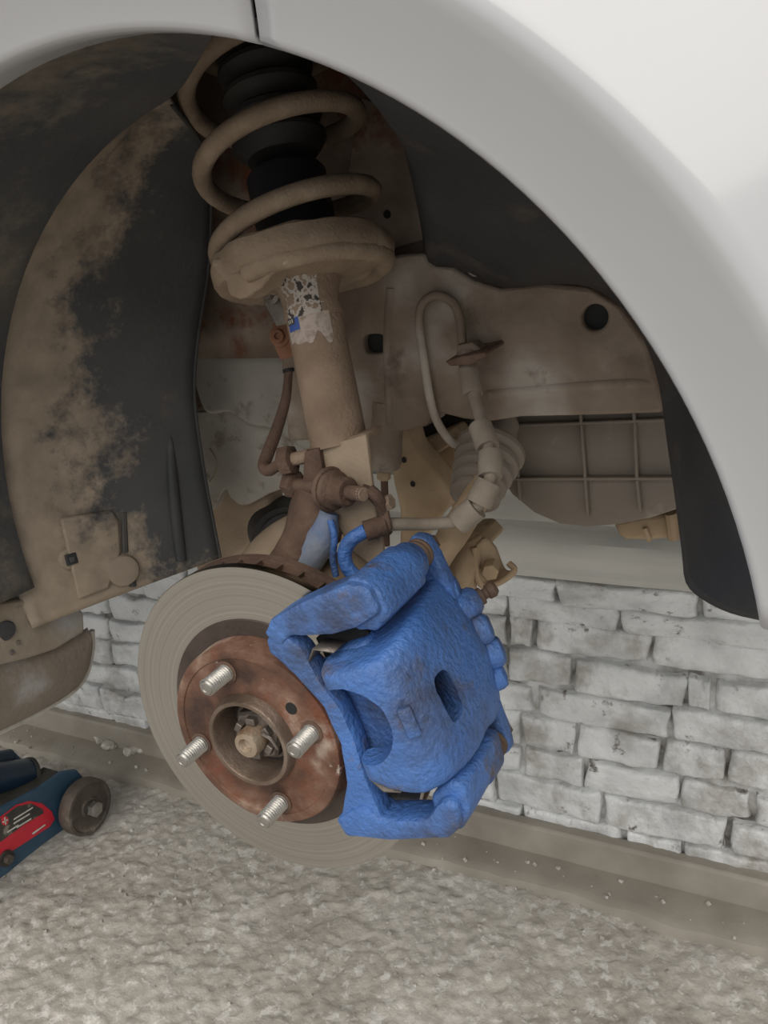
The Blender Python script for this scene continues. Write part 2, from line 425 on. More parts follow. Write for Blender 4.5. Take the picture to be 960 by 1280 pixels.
fs += [[n0, n0+4, bl, tl, n0+3], [n0+5, n0+1, n0+2, tr, br_], [n0+4, n0+5, br_, bl]]
me = bpy.data.meshes.new('floor'); me.from_pydata(vs, [], fs); me.materials.append(M_floor)
for p in me.polygons: p.use_smooth = True
fl = bpy.data.objects.new('floor', me); COL.objects.link(fl); fl['_w'] = (0, 0, 0)
tag(fl, 'rough pale concrete floor with chipped surface', kind='structure')

# smooth screed strip along the foot of the wall, ragged front edge
rows = []
for i in range(141):
    x = -2.9+4.0*i/140
    e = 1.165+.012*noise.noise(V((x*4, 0, 0)))+.008*noise.noise(V((x*17, 3, 0)))
    rw = []
    for k, (yy, zz) in enumerate(((e-.006, -.012), (e, .008), (e+.02, .012), (1.22, .013), (WY, .014))):
        rw.append(V((x, yy, zz+.002*noise.noise(V((x*9, yy*9, 1))))))
    rows.append(rw)
obj('screed_strip', surf(rows, 1, 2), M_kerb, fl)

# rubble lumps and grit lying on the screed
def stone(r, seed):
    bm = bmesh.new(); bmesh.ops.create_icosphere(bm, subdivisions=2, radius=r)
    for v in bm.verts:
        v.co *= 1+.35*noise.noise(v.co/r*1.3+V((seed, 0, 0))); v.co.z *= .7
    me = bpy.data.meshes.new('stone'); bm.to_mesh(me); bm.free(); me.materials.append(M_floor)
    return me
stones = [stone(.02, k*3.1) for k in range(4)]
c = PZ(150, 928, .02)
for k in range(7):
    o = bpy.data.objects.new('concrete_crumb', stones[k % 4]); COL.objects.link(o)
    s = random.uniform(.5, 1.25)
    o.location = (c.x+random.uniform(-.075, .075), c.y+random.uniform(-.02, .025), .020)
    o.rotation_euler = (0, 0, random.uniform(0, 6)); o.scale = (s*1.3, s, s)
    tag(o, 'grey crumb of broken concrete in the heap on the floor behind the jack', 'rubble', 'concrete crumbs by the wall')
vs, fs = [], []
for k in range(650):
    x = random.uniform(-1.9, .3); y = random.uniform(.7, 1.24); r = random.choice((.0012, .0016, .0022, .0035))
    z = (hgt(x, y) if y < 1.16 else .013)+r*.3
    a, b_ = box((x, y, z), r*2, r*1.6, r*1.4, frame(V((random.random()-.5, random.random()-.5, 1)), V((random.random(), 1, .2))))
    n = len(vs); vs += a; fs += [[i+n for i in f] for f in b_]
g = obj('grit', (vs, fs), M_floor, recalc=False)
tag(g, 'loose pale grit scattered over the concrete floor', 'grit', kind='stuff')

# ---- brick wall
wl = bpy.data.objects.new('wall_back', bpy.data.meshes.new('wall_back')); COL.objects.link(wl)
tag(wl, 'white painted brick wall with ragged joints behind the car', kind='structure')
vs, fs = [], []
nx, nz_ = 420, 64
for j in range(nz_+1):
    for i in range(nx+1):
        x = -3+4.6*i/nx; z = -.05+.68*j/nz_
        vs.append((x, WY+.001+.010*noise.noise(V((x*16, 0, z*22)))+.006*noise.noise(V((x*45, 2, z*45)))+.003*noise.noise(V((x*90, 2, z*90))), z))
fs = [[j*(nx+1)+i, j*(nx+1)+i+1, (j+1)*(nx+1)+i+1, (j+1)*(nx+1)+i] for j in range(nz_) for i in range(nx)]
n0 = len(vs)
vs += [(-3, WY, .6), (1.6, WY, .6), (1.6, WY, 2.6), (-3, WY, 2.6), (-3, WY+.2, -.05), (1.6, WY+.2, -.05), (1.6, WY+.2, 2.6), (-3, WY+.2, 2.6)]
fs += [[n0, n0+1, n0+2, n0+3], [n0+5, n0+4, n0+7, n0+6], [n0+3, n0+2, n0+6, n0+7]]
wl.data.from_pydata(vs, [], fs); wl.data.materials.append(M_mortar); wl['_w'] = (0, 0, 0)
for p in wl.data.polygons: p.use_smooth = True

def brick_mesh(seed, L, Hh):
    """front face with rounded worn edges, depth .05"""
    us = (-1, -.97, -.92, -.8, -.65, -.5, -.35, -.2, -.05, .1, .25, .4, .55, .7, .83, .92, .97, 1); ws = (-1, -.92, -.75, -.45, -.15, .15, .45, .75, .92, 1)
    nx, nz = len(us)-1, len(ws)-1; vs, fs = [], []
    for j in range(nz+1):
        for i in range(nx+1):
            u = us[i]; v = ws[j]
            ex = max(0, abs(u)-.93)/.07; ez = max(0, abs(v)-.80)/.20
            y = .006*(ex**2)+.006*(ez**2)
            x = u*L/2; z = v*Hh/2
            p = V((x*26+seed*7.3, seed, z*26))
            y += .0045*noise.noise(p)+.003*noise.noise(p*2.7)+.0015*noise.noise(p*6)
            x += .008*noise.noise(p*.8+V((9, 0, 0)))*abs(u); z += .009*noise.noise(p*.7+V((0, 5, 0)))*abs(v)
            vs.append((x, y, z))
    fs = [[j*(nx+1)+i, j*(nx+1)+i+1, (j+1)*(nx+1)+i+1, (j+1)*(nx+1)+i] for j in range(nz) for i in range(nx)]
    loop = [i for i in range(nx+1)]+[j*(nx+1)+nx for j in range(1, nz+1)]+[nz*(nx+1)+i for i in range(nx-1, -1, -1)]+[j*(nx+1) for j in range(nz-1, 0, -1)]
    n = len(vs); vs += [(vs[i][0], .05, vs[i][2]) for i in loop]
    k = len(loop)
    fs += [[loop[(i+1) % k], loop[i], n+i, n+(i+1) % k] for i in range(k)]
    me = bpy.data.meshes.new('brick'); me.from_pydata(vs, [], fs); me.materials.append(M_brick)
    for p in me.polygons: p.use_smooth = True
    return me
BR = {}
courses = [  # (z bottom, z top, joints in view)
    (.532, .566, [-.60, -.36, -.13, .10]),
    (.492, .526, [-.525, -.449, -.254, -.01]),
    (.436, .486, [-.62, -.45, -.40, -.203, .01]),
    (.366, .420, [-.455, -.333, -.145, -.108, .08]),
    (.302, .351, [-.55, -.404, -.170, .035]),
    (.236, .290, [-.433, -.330, -.184, -.08, .13]),
    (.168, .217, [-.60, -.433, -.318, -.152, -.036, .16]),
    (.098, .155, [-.49, -.286, -.075, .13]),
    (.034, .088, [-.60, -.44, -.247, -.145, .07])]
for zb, zt, js in courses:
    js = list(js)
    while js[-1] < 1.0: js.append(js[-1]+random.choice((.225, .225, .115))*random.uniform(.94, 1.06))
    while js[0] > -2.3: js.insert(0, js[0]-random.choice((.225, .225, .115))*random.uniform(.94, 1.06))
    for a, b_ in zip(js, js[1:]):
        L = b_-a; q = 0 if L > .17 else (1 if L > .09 else 2); sd_ = random.randrange(9)
        L0 = (.215, .115, .05)[q]
        if (q, sd_) not in BR: BR[q, sd_] = brick_mesh(q*9+sd_+1, L0, .06)
        o = bpy.data.objects.new('brick', BR[q, sd_]); COL.objects.link(o); o.parent = wl
        o.location = ((a+b_)/2, WY-.014-random.uniform(0, .007), (zb+zt)/2+random.uniform(-.003, .003))
        o.scale = ((L-.007)/L0, 1, (zt-zb+.007)/.06)
        o.rotation_euler = (random.uniform(-.05, .05), random.uniform(-.022, .022), random.uniform(-.03, .03))

# low board-like kerb at the foot of the wall
kb = obj('baseboard_back', box((-.7, WY-.026, .03), 4.4, .030, .085), M_kerb, bevel=.006)
tag(kb, 'dusty concrete kerb running along the foot of the brick wall', kind='structure')
# rounded painted beam above the bricks
zl = PY(700, 722, WY-.04).z; zu = PY(700, 640, WY-.06).z
prof = [(0, zl), (-.045, zl), (-.052, zl+.012), (-.05, zl+.02), (-.06, zl+.03), (-.072, zl+.05), (-.07, zl+.075), (-.055, zl+.092), (-.05, zl+.10), (-.058, zl+.11), (-.058, zl+.17), (0, zl+.18)]
vs = []; fs = []
xs = [-3+4.6*i/60 for i in range(61)]
for x in xs:
    for yy, zz in prof: vs.append((x, WY+yy+.0025*noise.noise(V((x*7, zz*30, 0))), zz+.002*noise.noise(V((x*5, 0, zz*20)))))
k = len(prof)
for i in range(60):
    for j in range(k-1): fs.append([i*k+j, (i+1)*k+j, (i+1)*k+j+1, i*k+j+1])
fs += [list(range(k)), [60*k+j for j in range(k)][::-1]]
bmo = obj('trim_1', (vs, fs), M_beam)
tag(bmo, 'pale painted rounded beam along the wall above the bricks', kind='structure')

# ================================================================ CAR BODY
AX, AZ, AR = -.346, H-.228, .340       # wheel-arch circle
car = thing('car_body', (AX, .348, AZ), 'white car body panels around the open front wheel arch', 'car body')
XL, XR, ZB, ZT = -1.15, .42, AZ-.12, AZ+.62
def skin(x, z, r):
    """outer surface of the side of the car: Y for a place on the panel"""
    d = r-AR
    y = .348-.028*min(1, max(0, d)/.044)**1.15                       # flare from lip to crease
    y += .30*max(0, min(d, .20)-.044)+.05*max(0, d-.20)                            # shoulder falls back behind the crease
    y += .30*max(0, z-(AZ+.42))**1.6                                # tumbles in towards the bonnet
    y += .55*max(0, x-.02)**1.8                                     # wraps round the nose
    return y
def panel(name, a0, a1):
    na = int(abs(a1-a0)/2)+1; rows = []
    offs = [('f', .012, .028), ('f', .004, .030), ('f', .0005, .012), ('f', .0, .003)]
    for i in range(na+1):
        a = math.radians(a0+(a1-a0)*i/na); dx, dz = math.cos(a), math.sin(a)
        tx = ((XR if dx > 0 else XL)-AX)/dx if abs(dx) > 1e-6 else 9
        tz = ((ZT if dz > 0 else ZB)-AZ)/dz if abs(dz) > 1e-6 else 9
        rm = min(tx, tz)
        rw = [V((AX+(AR+dr)*dx, .348+dy, AZ+(AR+dr)*dz)) for _, dr, dy in offs]
        for dr in (.0015, .004, .008, .014, .022, .030, .037, .042, .046, .052, .060, .072, .09):
            r = AR+dr; x, z = AX+r*dx, AZ+r*dz
            y = skin(x, z, r); rw.append(V((x, y, z)))
        for q in range(1, 13):
            r = (AR+.09)+(rm-AR-.09)*q/12; x, z = AX+r*dx, AZ+r*dz; rw.append(V((x, skin(x, z, r), z)))
        rows.append(rw)
    k = len(rows[0]); vs = [p for r in rows for p in r]
    fs = [[i*k+j, i*k+j+1, (i+1)*k+j+1, (i+1)*k+j] for i in range(na) for j in range(k-1)]
    o = obj(name, (vs, fs), M_white, car, ang=60)
    md = o.modifiers.new('solid', 'SOLIDIFY'); md.thickness = .0025; md.offset = -1
    return o
tag(panel('bumper_side', 10.2, 69.35), 'white bumper side with faint scuffs')
panel('fender', 69.85, 196)
# bonnet, nose and cabin-side closing sheets: unseen, added to block light from above as the real car would
obj('bonnet', surf([[V((XL, .40, ZT)), V((-.4, .40, ZT)), V((XR, .47, ZT))], [V((XL, .8, ZT+.05)), V((-.4, .8, ZT+.05)), V((XR, .8, ZT+.02))],
                    [V((XL, WY-.1, ZT+.06)), V((-.4, WY-.1, ZT+.06)), V((XR, WY-.1, ZT+.03))]], 3, 4), M_white, car, solid=.002)
obj('nose_panel', surf([[V((XR, .47, AZ)), V((XR, .47, ZT))], [V((XR+.08, .8, AZ)), V((XR+.05, .8, ZT+.02))], [V((XR+.1, WY-.1, AZ)), V((XR+.06, WY-.1, ZT+.03))]], 4, 4), M_white, car, solid=.002)
obj('bulkhead', surf([[V((-.98, .42, AZ-.02)), V((-.98, .42, ZT+.04))], [V((-.98, WY-.1, AZ-.02)), V((-.98, WY-.1, ZT+.06))]], 3, 3), M_inner, car, solid=.002)

# the rest of the car to the rear: floor pan and door side, which shade the floor beneath
obj('floor_pan', box((-2.2, .84, AZ-.12), 2.7, .80, .02), M_sillund, car)
obj('door_side', box((-1.95, .385, AZ+.25), 1.9, .03, .70), M_white, car)
obj('engine_undertray', box((.0, 1.02, AZ+.06), .75, .32, .02), M_shield, car)

# ---- inner wing (strut tower side), frame rail, housings: parts of the body
def slab(name, pts, Y, th, mt, parent, bev=.006, n=4, seg=3, sm=True):
    P = [PY(x, y, Y) for x, y in pts]
    if sm: P = poly2(P, n)
    return obj(name, prism(P, (0, th, 0)), mt, parent, bevel=bev, seg=seg)

wing = obj('inner_wing', surf([
    [V((-.78, .80, AZ+.56)), V((-.50, .77, AZ+.56)), V((-.25, .755, AZ+.56)), V((.2, .76, AZ+.56))],
    [V((-.78, .80, AZ+.30)), V((-.50, .77, AZ+.30)), V((-.25, .755, AZ+.30)), V((.2, .76, AZ+.30))],
    [V((-.76, .80, AZ+.12)), V((-.50, .775, AZ+.12)), V((-.25, .76, AZ+.12)), V((.2, .76, AZ+.12))]], 5, 5), M_inner, car, solid=.003)
# strut turret roof over the spring
obj('strut_turret', surf([[V((-.78, .50, AZ+.44)), V((-.34, .47, AZ+.47)), V((.1, .50, AZ+.44))], [V((-.78, .66, AZ+.47)), V((-.34, .64, AZ+.50)), V((.1, .66, AZ+.47))],
                          [V((-.78, .80, AZ+.44)), V((-.34, .78, AZ+.47)), V((.1, .80, AZ+.44))]], 5, 5), M_inner, car, solid=.003)
rust = slab('inner_wing_gusset', [(452, 120), (516, 150), (524, 240), (528, 300), (470, 318), (430, 322), (430, 230)], .748, .006, M_inner, car, bev=.002, sm=False)
gh = PY(484, 268, .747)
obj('plug_hole', lathe([(.004, 0), (.0035, -.0012), (.0002, -.0008)], gh, (0, 1, 0), 14), M_black, car)

RY = .72
rail_pts = [(450, 330), (500, 318), (530, 316), (540, 331), (566, 334), (590, 350), (625, 361), (680, 354), (735, 360), (775, 385), (806, 430), (822, 480), (828, 516),
            (740, 519), (650, 521), (612, 527), (580, 524), (544, 515), (532, 533), (510, 538), (455, 547), (430, 548), (360, 552), (350, 440), (400, 340)]
P = [PY(x, y, RY) for x, y in rail_pts]
rail = obj('frame_rail', prism(P, (0, .05, 0)), M_under, car)
hol = []
for (hx, hy, rx, rz, sq) in ((467, 430, .0115, .0095, 3.2), (743, 397, .0112, .0112, 2)):
    c0 = PY(hx, hy, RY); ring = []
    for k in range(24):
        a = 2*pi*k/24; ca, sa = math.cos(a), math.sin(a)
        ring.append(c0+V((rx*math.copysign(abs(ca)**(2/sq), ca), -.02, rz*math.copysign(abs(sa)**(2/sq), sa))))
    hol.append(prism(ring, (0, .045, 0)))
boolean(rail, hol)
md = rail.modifiers.new('bevel', 'BEVEL'); md.width = .004; md.segments = 2; md.limit_method = 'ANGLE'; md.angle_limit = .7
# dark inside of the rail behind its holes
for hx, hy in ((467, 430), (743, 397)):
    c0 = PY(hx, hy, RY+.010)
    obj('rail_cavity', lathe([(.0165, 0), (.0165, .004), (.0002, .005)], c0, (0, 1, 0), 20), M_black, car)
# pressed ridge along the lower edge of the rail and a pressed step by the strut
obj('pressed_ridge', tube([PY(612, 492, RY+.004), PY(700, 484, RY+.004), PY(790, 478, RY+.004), PY(820, 480, RY+.006)], .006, 10, 4), M_under, car)
obj('pressed_ridge', tube([PY(490, 360, RY+.004), PY(486, 430, RY+.004), PY(489, 528, RY+.004)], .006, 10, 4), M_under, car)

# cast grey housing plates behind the strut (left)
slab('subframe_plate', [(285, 407), (320, 400), (352, 398), (378, 410), (386, 470), (392, 560), (352, 545), (335, 535), (312, 532), (285, 516), (258, 517), (245, 490), (241, 462), (250, 430)], .80, .03, M_hous, car, bev=.009)
slab('subframe_web', [(250, 515), (300, 512), (350, 530), (396, 545), (398, 580), (365, 605), (335, 618), (305, 632), (288, 622), (280, 612), (262, 640), (235, 620), (228, 560), (232, 515)], .82, .03, M_hous, car, bev=.012)
slab('subframe_foot', [(232, 590), (285, 600), (330, 608), (334, 640), (326, 668), (310, 688), (285, 704), (250, 722), (232, 660)], .835, .04, M_plate, car, bev=.012)
obj('drain_loop', tube([PY(262, 560, .80), PY(270, 575, .80), PY(269, 592, .80), PY(262, 602, .80)], .0013, 6, 5), M_hose, car)
slab('subframe_tab', [(238, 480), (250, 484), (254, 510), (240, 517)], .81, .02, M_rust, car, bev=.003, sm=False)
slab('splash_flap', [(225, 330), (300, 320), (350, 325), (352, 395), (300, 400), (265, 425), (225, 470)], .79, .004, M_linerclean, car, bev=.001, sm=False)
# tan crossmember arm between strut and tie rod
slab('crossmember_arm', [(490, 530), (510, 536), (520, 560), (545, 590), (565, 625), (540, 655), (508, 705), (500, 690), (500, 640), (490, 590)], .80, .035, M_tan, car, bev=.008)
for hx, hy in ((505, 575), (516, 605), (500, 540)):
    c0 = PY(hx, hy, .7995)
    obj('slot', lathe([(.0035, 0), (.0033, -.0008), (.0002, -.0006)], c0, (.3, 1, 0), 12), M_black, car)
slab('crossmember_end', [(530, 560), (590, 540), (600, 600), (575, 640), (548, 615)], .87, .05, M_tan, car, bev=.012)
slab('steering_rack_bracket', [(515, 556), (572, 530), (582, 545), (532, 576)], .84, .03, M_tan, car, bev=.003, sm=False)
slab('rack_guard', [(512, 532), (560, 515), (590, 520), (590, 536), (516, 556)], .86, .03, M_rubber, car, bev=.003, sm=False)
# dust-covered damper can with a nut below, in front of the arm
a_, b_ = PY(483, 500, .735), PY(480, 588, .735)
dm = thing('vibration_damper', b_, 'dusty brown cylinder with a nut beneath, hanging under the frame rail', 'damper')
obj('can', lathe([(.017, 0), (.018, .05), (.018, .066), (.0165, .069), (.0165, .071), (.013, .073), (.0, .073)], a_, b_-a_, 28), M_under, dm)
d_ = (b_-a_).normalized()
obj('nut', hexa(b_, b_+d_*.010, .0075), M_tan, dm)
obj('stem', cyl(b_, b_+d_*.085+V((.006, 0, 0)), .004, 10), M_rust, dm)

# ribbed splash shield under the rail
SY = .80
sh = thing('splash_shield', PY(730, 655, SY), 'brown dusty plastic splash shield with raised grid ribs below the frame rail', 'splash shield')
spts = [(606, 505), (700, 500), (838, 500), (845, 560), (848, 636), (815, 647), (775, 655), (735, 659), (700, 655), (668, 641), (640, 618), (622, 590), (612, 550)]
obj('panel', prism([PY(x, y, SY) for x, y in spts], (0, .006, 0)), M_shield, sh, bevel=.0015)
def rib(p, q):
    a, b_ = PY(*p, SY), PY(*q, SY); d = (b_-a); L = d.length; d.normalize()
    obj('rib', box((a+b_)/2+V((0, -.004, 0)), L, .012, .0032, (d, V((0, 1, 0)), d.cross(V((0, 1, 0))))), M_shield, sh, bevel=.001)
rib((612, 531), (842, 522)); rib((624, 596), (846, 595))
rib((645, 515), (647, 528)); rib((645, 531), (651, 594)); rib((651, 597), (653, 622))
rib((728, 515), (729, 526)); rib((729, 528), (734, 594)); rib((734, 597), (737, 642))
rib((794, 512), (795, 524)); rib((795, 525), (798, 594)); rib((798, 597), (802, 636))
slab('tan_box', [(765, 652), (800, 645), (850, 640), (852, 672), (815, 676), (780, 676), (772, 668)], .845, .05, M_tan, car, bev=.006, sm=False)
obj('box_rib', tube([PY(838, 642, .842), PY(842, 674, .842)], .006, 8, 2), M_tan, car)
obj('box_rib', tube([PY(806, 660, .842), PY(812, 676, .842)], .003, 8, 2), M_tan, car)

# sill end at the lower left
sx = -.70
sp_ = [(-60, 770), (0, 752), (40, 748), (66, 744), (78, 744), (105, 765), (106, 790), (70, 812), (40, 822), (0, 832), (-60, 846)]
obj('sill_flange', prism([PX(x, y, sx) for x, y in sp_], (-.02, 0, 0)), M_sill, car, bevel=.003)
obj('sill_bolt', lathe([(.0, 0), (.009, .001), (.011, .004), (.010, .006), (.004, .007), (0, .007)], PX(4, 787, sx-.004), (1, -.3, -.1), 20), M_linerclean, car)
for bx, by in ((22, 803), (14, 815)):
    obj('rivet', lathe([(.003, 0), (.0028, .002), (0, .003)], PX(bx, by, sx-.001), (1, -.2, 0), 10), M_nut, car)
# rounded underside of the sill, ending in a folded lip
rows = []
for k, (xx, dz) in enumerate(((sx-.008, 0), (sx-.006, -.006), (sx-.02, -.012))):
    pass
rows = [[PX(x, y, sx-.012) for x, y in ((-70, 838), (0, 824), (60, 806), (100, 789), (108, 785))],
        [PX(x, y, sx-.006) for x, y in ((-70, 880), (0, 862), (60, 838), (104, 812), (114, 800))],
        [PX(x, y, sx-.016) for x, y in ((-70, 925), (0, 900), (60, 872), (98, 848), (111, 826))],
        [PX(x, y, sx-.028) for x, y in ((-70, 945), (0, 914), (55, 886), (92, 862), (106, 845))]]
obj('sill_underside', surf(rows, 5, 5), M_sillund, car, solid=.004)
obj('sill_lip', tube([PX(-70, 946, sx-.026), PX(0, 915, sx-.026), PX(55, 887, sx-.026), PX(92, 863, sx-.026), PX(108, 842, sx-.024), PX(115, 812, sx-.018), PX(115, 788, sx-.012)], .0032, 8, 5), M_hous, car)

sl_ = [V((sx-.024, y_, AZ+z_)) for y_, z_ in ((.400, -.09), (.43, -.085), (.60, -.10), (.585, -.15), (.56, -.185), (.47, -.20), (.43, -.175), (.405, -.13))]
obj('sill', prism(sl_, (-2.1, 0, 0)), M_white, car, bevel=.01)

# ================================================================ REAR ARCH LINER
ln_ = thing('wheel_arch_liner', PX(150, 750, -.69), 'black plastic arch liner caked with tan dust behind the brake disc', 'arch liner')
rows = []
def arc(a, r, y): a = math.radians(a); return V((AX+r*math.cos(a), y, AZ+r*math.sin(a)))
for k in range(31):
    a = 76+k*(191.5-76)/30
    s_ = max(0, 1-abs(a-66)/40)
    yi = .516-.146*max(0, min(1, (102-a)/26))**1.25
    f_ = lambda q: .362+(yi-.362)*q
    rows.append([arc(a, .353, .362), arc(a, .357, f_(.33)), arc(a, .357, f_(.7)), arc(a, .352, yi), arc(a, .354, yi+.006), arc(a, .368, yi+.009)])
obj('outer_band', surf(rows, 1, 2), M_linerband, ln_, solid=.0025)
Lp = [(196, 100), (150, 150), (105, 198), (60, 265), (28, 340), (8, 450), (8, 560), (25, 660), (45, 735), (80, 772)]
Rp = [(215, 130, -.475), (250, 178, -.50), (262, 230, -.53), (262, 300, -.56), (258, 350, -.575), (246, 430, -.585), (243, 500, -.595), (255, 590, -.60), (266, 650, -.60), (275, 697, -.60)]
rows = []
for (lx, ly), (rx, ry, X) in zip(Lp, Rp):
    q = PY(lx, ly, .523); d = V((q.x-AX, 0, q.z-AZ)).normalized()
    A = V((AX, 0, AZ))+d*.366; A.y = .512
    Bp = PX(rx, ry, X)
    Mid = A.lerp(Bp, .5); dm_ = V((Mid.x-AX, 0, Mid.z-AZ)).normalized(); Mid += dm_*.016
    rows.append([A, Mid, Bp])
lp = obj('inner_panel', surf(rows, 6, 9), M_linerdust, ln_, solid=.003)
# edge rim, pressed channel, pads and clip
obj('edge_rim', tube([r[2] for r in rows], .0022, 8, 5), M_liner, ln_)
def on(px, py, k=0):
    """point on the liner sheet along this line of sight (nearest vertex)"""
    best = None
    d = ray(px, py).normalized()
    for v in lp.data.vertices:
        q = V(ln_['_w'])+v.co-CAM; t = q.dot(d); e = (q-d*t).length
        if best is None or e < best[0]: best = (e, t, v.normal.copy())
    n_ = best[2]
    if n_.dot(d) > 0: n_ = -n_
    return CAM+d*(best[1]), n_
pts = [on(x, y)[0]+on(x, y)[1]*.000 for x, y in ((212, 530), (214, 580), (219, 640), (226, 700))]
obj('pressed_channel', tube(pts, .006, 10, 5, rad=[.002, .006, .007, .007]), M_liner, ln_)
p_, n_ = on(152, 712); obj('round_boss', lathe([(.019, -.006), (.0185, .004), (.0165, .009), (.012, .0105), (0, .011)], p_, n_, 30), M_dustcap, ln_)
p_, n_ = on(86, 698); cl = obj('clip_boss', lathe([(.013, -.004), (.012, .004), (.010, .006), (0, .0065)], p_, n_, 20), M_dustcap, ln_)
fr = frame(n_); obj('clip', box(p_+n_*.007, .012, .012, .004, fr), M_linerclean, cl, bevel=.001)
obj('clip_pin', box(p_+n_*.0095, .006, .006, .003, fr), M_liner, cl, bevel=.0008)
pad = [on(x, y) for x, y in ((72, 647), (140, 637), (148, 650), (150, 690), (134, 735), (95, 750))]
obj('pressed_pad', prism([p+n*.006 for p, n in pad], -pad[1][1]*.012), M_linerdust, ln_, bevel=.003)
pts = [on(x, y)[0] for x, y in ((165, 722), (166, 733))]
obj('pad_rib', tube([pts[0], (pts[0]+pts[1])/2, pts[1]], .004, 8, 3), M_liner, ln_)
pts = [on(x, y)[0] for x, y in ((154, 640), (156, 690))]
obj('pad_rib', tube([pts[0], (pts[0]+pts[1])/2, pts[1]], .004, 8, 3), M_liner, ln_)
# ================================================================ FRONT ARCH LINER
fl_ = thing('wheel_arch_liner', PY(905, 770, .46), 'clean black arch liner between the frame rail and the bumper', 'arch liner')
inn = [(440, 60, .70), (515, 140, .70), (520, 200, .70), (528, 270, .70), (537, 326, .70), (570, 333, .70), (592, 346, .70), (635, 358, .70), (690, 353, .695), (738, 357, .685), (778, 382, .67), (808, 425, .65), (826, 480, .63),
       (836, 550, .60), (846, 620, .57), (855, 690, .54), (860, 728, .52), (880, 748, .50), (915, 765, .48), (960, 775, .46)]
rows = []
for i, (x, y, Yv) in enumerate(inn):
    a = 80-i*(80-9.5)/(len(inn)-1)
    I = PY(x, y, Yv); O = arc(a, .352, .385); Mi = I.lerp(O, .45)+V((.012, -.0, .012))
    rows.append([I, I.lerp(Mi, .5), Mi, O])
obj('panel', surf(rows, 3, 4), M_linerclean, fl_, solid=.003)
pc = PY(597, 330, .695); pn = V((0, -1, 0))
obj('push_pin', lathe([(.011, -.004), (.0105, .003), (.007, .006), (0, .007)], pc, pn, 20), M_shield, fl_)

# ================================================================ STRUT
SB, STp = PY(428, 575, .590), PY(326, 60, .660)
sa = (STp-SB).normalized()
def on_axis(py):
    """height along the strut axis whose picture row is py"""
    best = min((abs(((lambda q: 640-FPX*q.dot(CU)/q.dot(CF))(SB+sa*(h_/1000)-CAM))-py), h_/1000) for h_ in range(-150, 420))
    return best[1]
h_seat = on_axis(335); h_low = on_axis(556)
su, sv, _ = frame(sa, V((0, 1, 0)))          # su points across, sv towards/away
strut = thing('suspension_strut', SB, 'dusty brown damper strut with a dished spring seat and pale sticker', 'strut')
h1 = h_seat-.010
obj('damper_tube', lathe([(.0245, h_low-.002), (.0248, h_low+.01), (.0243, h_low+.10), (.0243, h1-.018)], SB, sa, 40), M_strut, strut)
pe = obj('painted_collar', lathe([(.0246, h1-.034), (.0257, h1-.030), (.0244, h1-.022), (.0255, h1-.012), (.030, h1-.002), (.042, h1+.004)], SB, sa, 44), M_strut, strut)
# peeled white paint on the left of the collar
vs, fs = [], []
gr = [(.0246, h1-.034), (.0257, h1-.030), (.0244, h1-.022), (.0255, h1-.012), (.030, h1-.002), (.040, h1+.003)]
uu, vv, _ = frame(sa)
cl_ = -V((CAM-SB).normalized())
ang0 = math.atan2(-cl_.dot(vv), -cl_.dot(uu))
nk = 14
for i in range(nk+1):
    a = ang0-.95+1.25*i/nk; d = uu*math.cos(a)+vv*math.sin(a)
    for r, hh in gr: vs.append(SB+sa*hh+d*(r+.0003))
kk = len(gr)
fs = [[i*kk+j, (i+1)*kk+j, (i+1)*kk+j+1, i*kk+j+1] for i in range(nk) for j in range(kk-1)]
obj('peeled_paint', (vs, fs), M_peel, strut)
def wrap(name, a0, a1, h0, h1_, r, mt, par, jag=0):
    vs, fs = [], []; n = 16; m_ = 6
    for i in range(n+1):
        a = ang0+a0+(a1-a0)*i/n; d = uu*math.cos(a)+vv*math.sin(a)
        for j in range(m_+1):
            lo = h0-jag*(.5+noise.noise(V((i*.31, 1, 2))))
            hh = lo+(h1_-lo)*j/m_
            vs.append(SB+sa*hh+d*r)
    fs = [[i*(m_+1)+j, (i+1)*(m_+1)+j, (i+1)*(m_+1)+j+1, i*(m_+1)+j+1] for i in range(n) for j in range(m_)]
    return obj(name, (vs, fs), mt, par)
hs = on_axis(388)
sk = wrap('sticker', -1.15, .55, hs-.024, hs, .0248, M_stkpale, strut, jag=.010)
wrap('sticker_band', -1.15, .45, hs-.0045, hs+.0005, .0250, M_stkwhite, sk)
wrap('sticker_print', -1.08, -.55, hs-.018, hs-.006, .02505, M_stkblue, sk)
wrap('sticker_print', -1.1, -.72, hs-.0125, hs-.0065, .0252, M_stkdark, sk)
for k in range(3): wrap('letter', -1.04+k*.1, -1.0+k*.1, hs-.0112, hs-.008, .0253, M_stkwhite, sk)
# dished spring seat
rs = .086
seat_prof = [(.028, -.013), (.040, -.012), (.060, -.008), (.070, -.010), (.0755, -.008), (.0785, -.003), (.079, .005), (.0765, .014), (.072, .017), (.068, .012), (.062, .004), (.034, .002)]
st_ = obj('spring_seat', lathe(seat_prof, SB+sa*h_seat, sa, 64, close=True), M_spring, strut)
lump(st_, .0022, 45, 2, .0012, 120)
# pressed tongue of the seat where the spring starts
tg_ = obj('seat_tongue', prism([PY(x, y, .552) for x, y in ((264, 322), (300, 318), (352, 320), (356, 330), (338, 343), (326, 360), (308, 374), (297, 377), (285, 368), (283, 354), (270, 344), (262, 332))], (0, .03, 0)), M_spring, strut)
md = tg_.modifiers.new('b', 'BEVEL'); md.width = .008; md.segments = 3; bake(tg_)
md = tg_.modifiers.new('s', 'SUBSURF'); md.subdivision_type = 'SIMPLE'; md.levels = 2; md.render_levels = 2; bake(tg_)
lump(tg_, .0022, 60, 5, .0012, 140)
for p in tg_.data.polygons: p.use_smooth = True
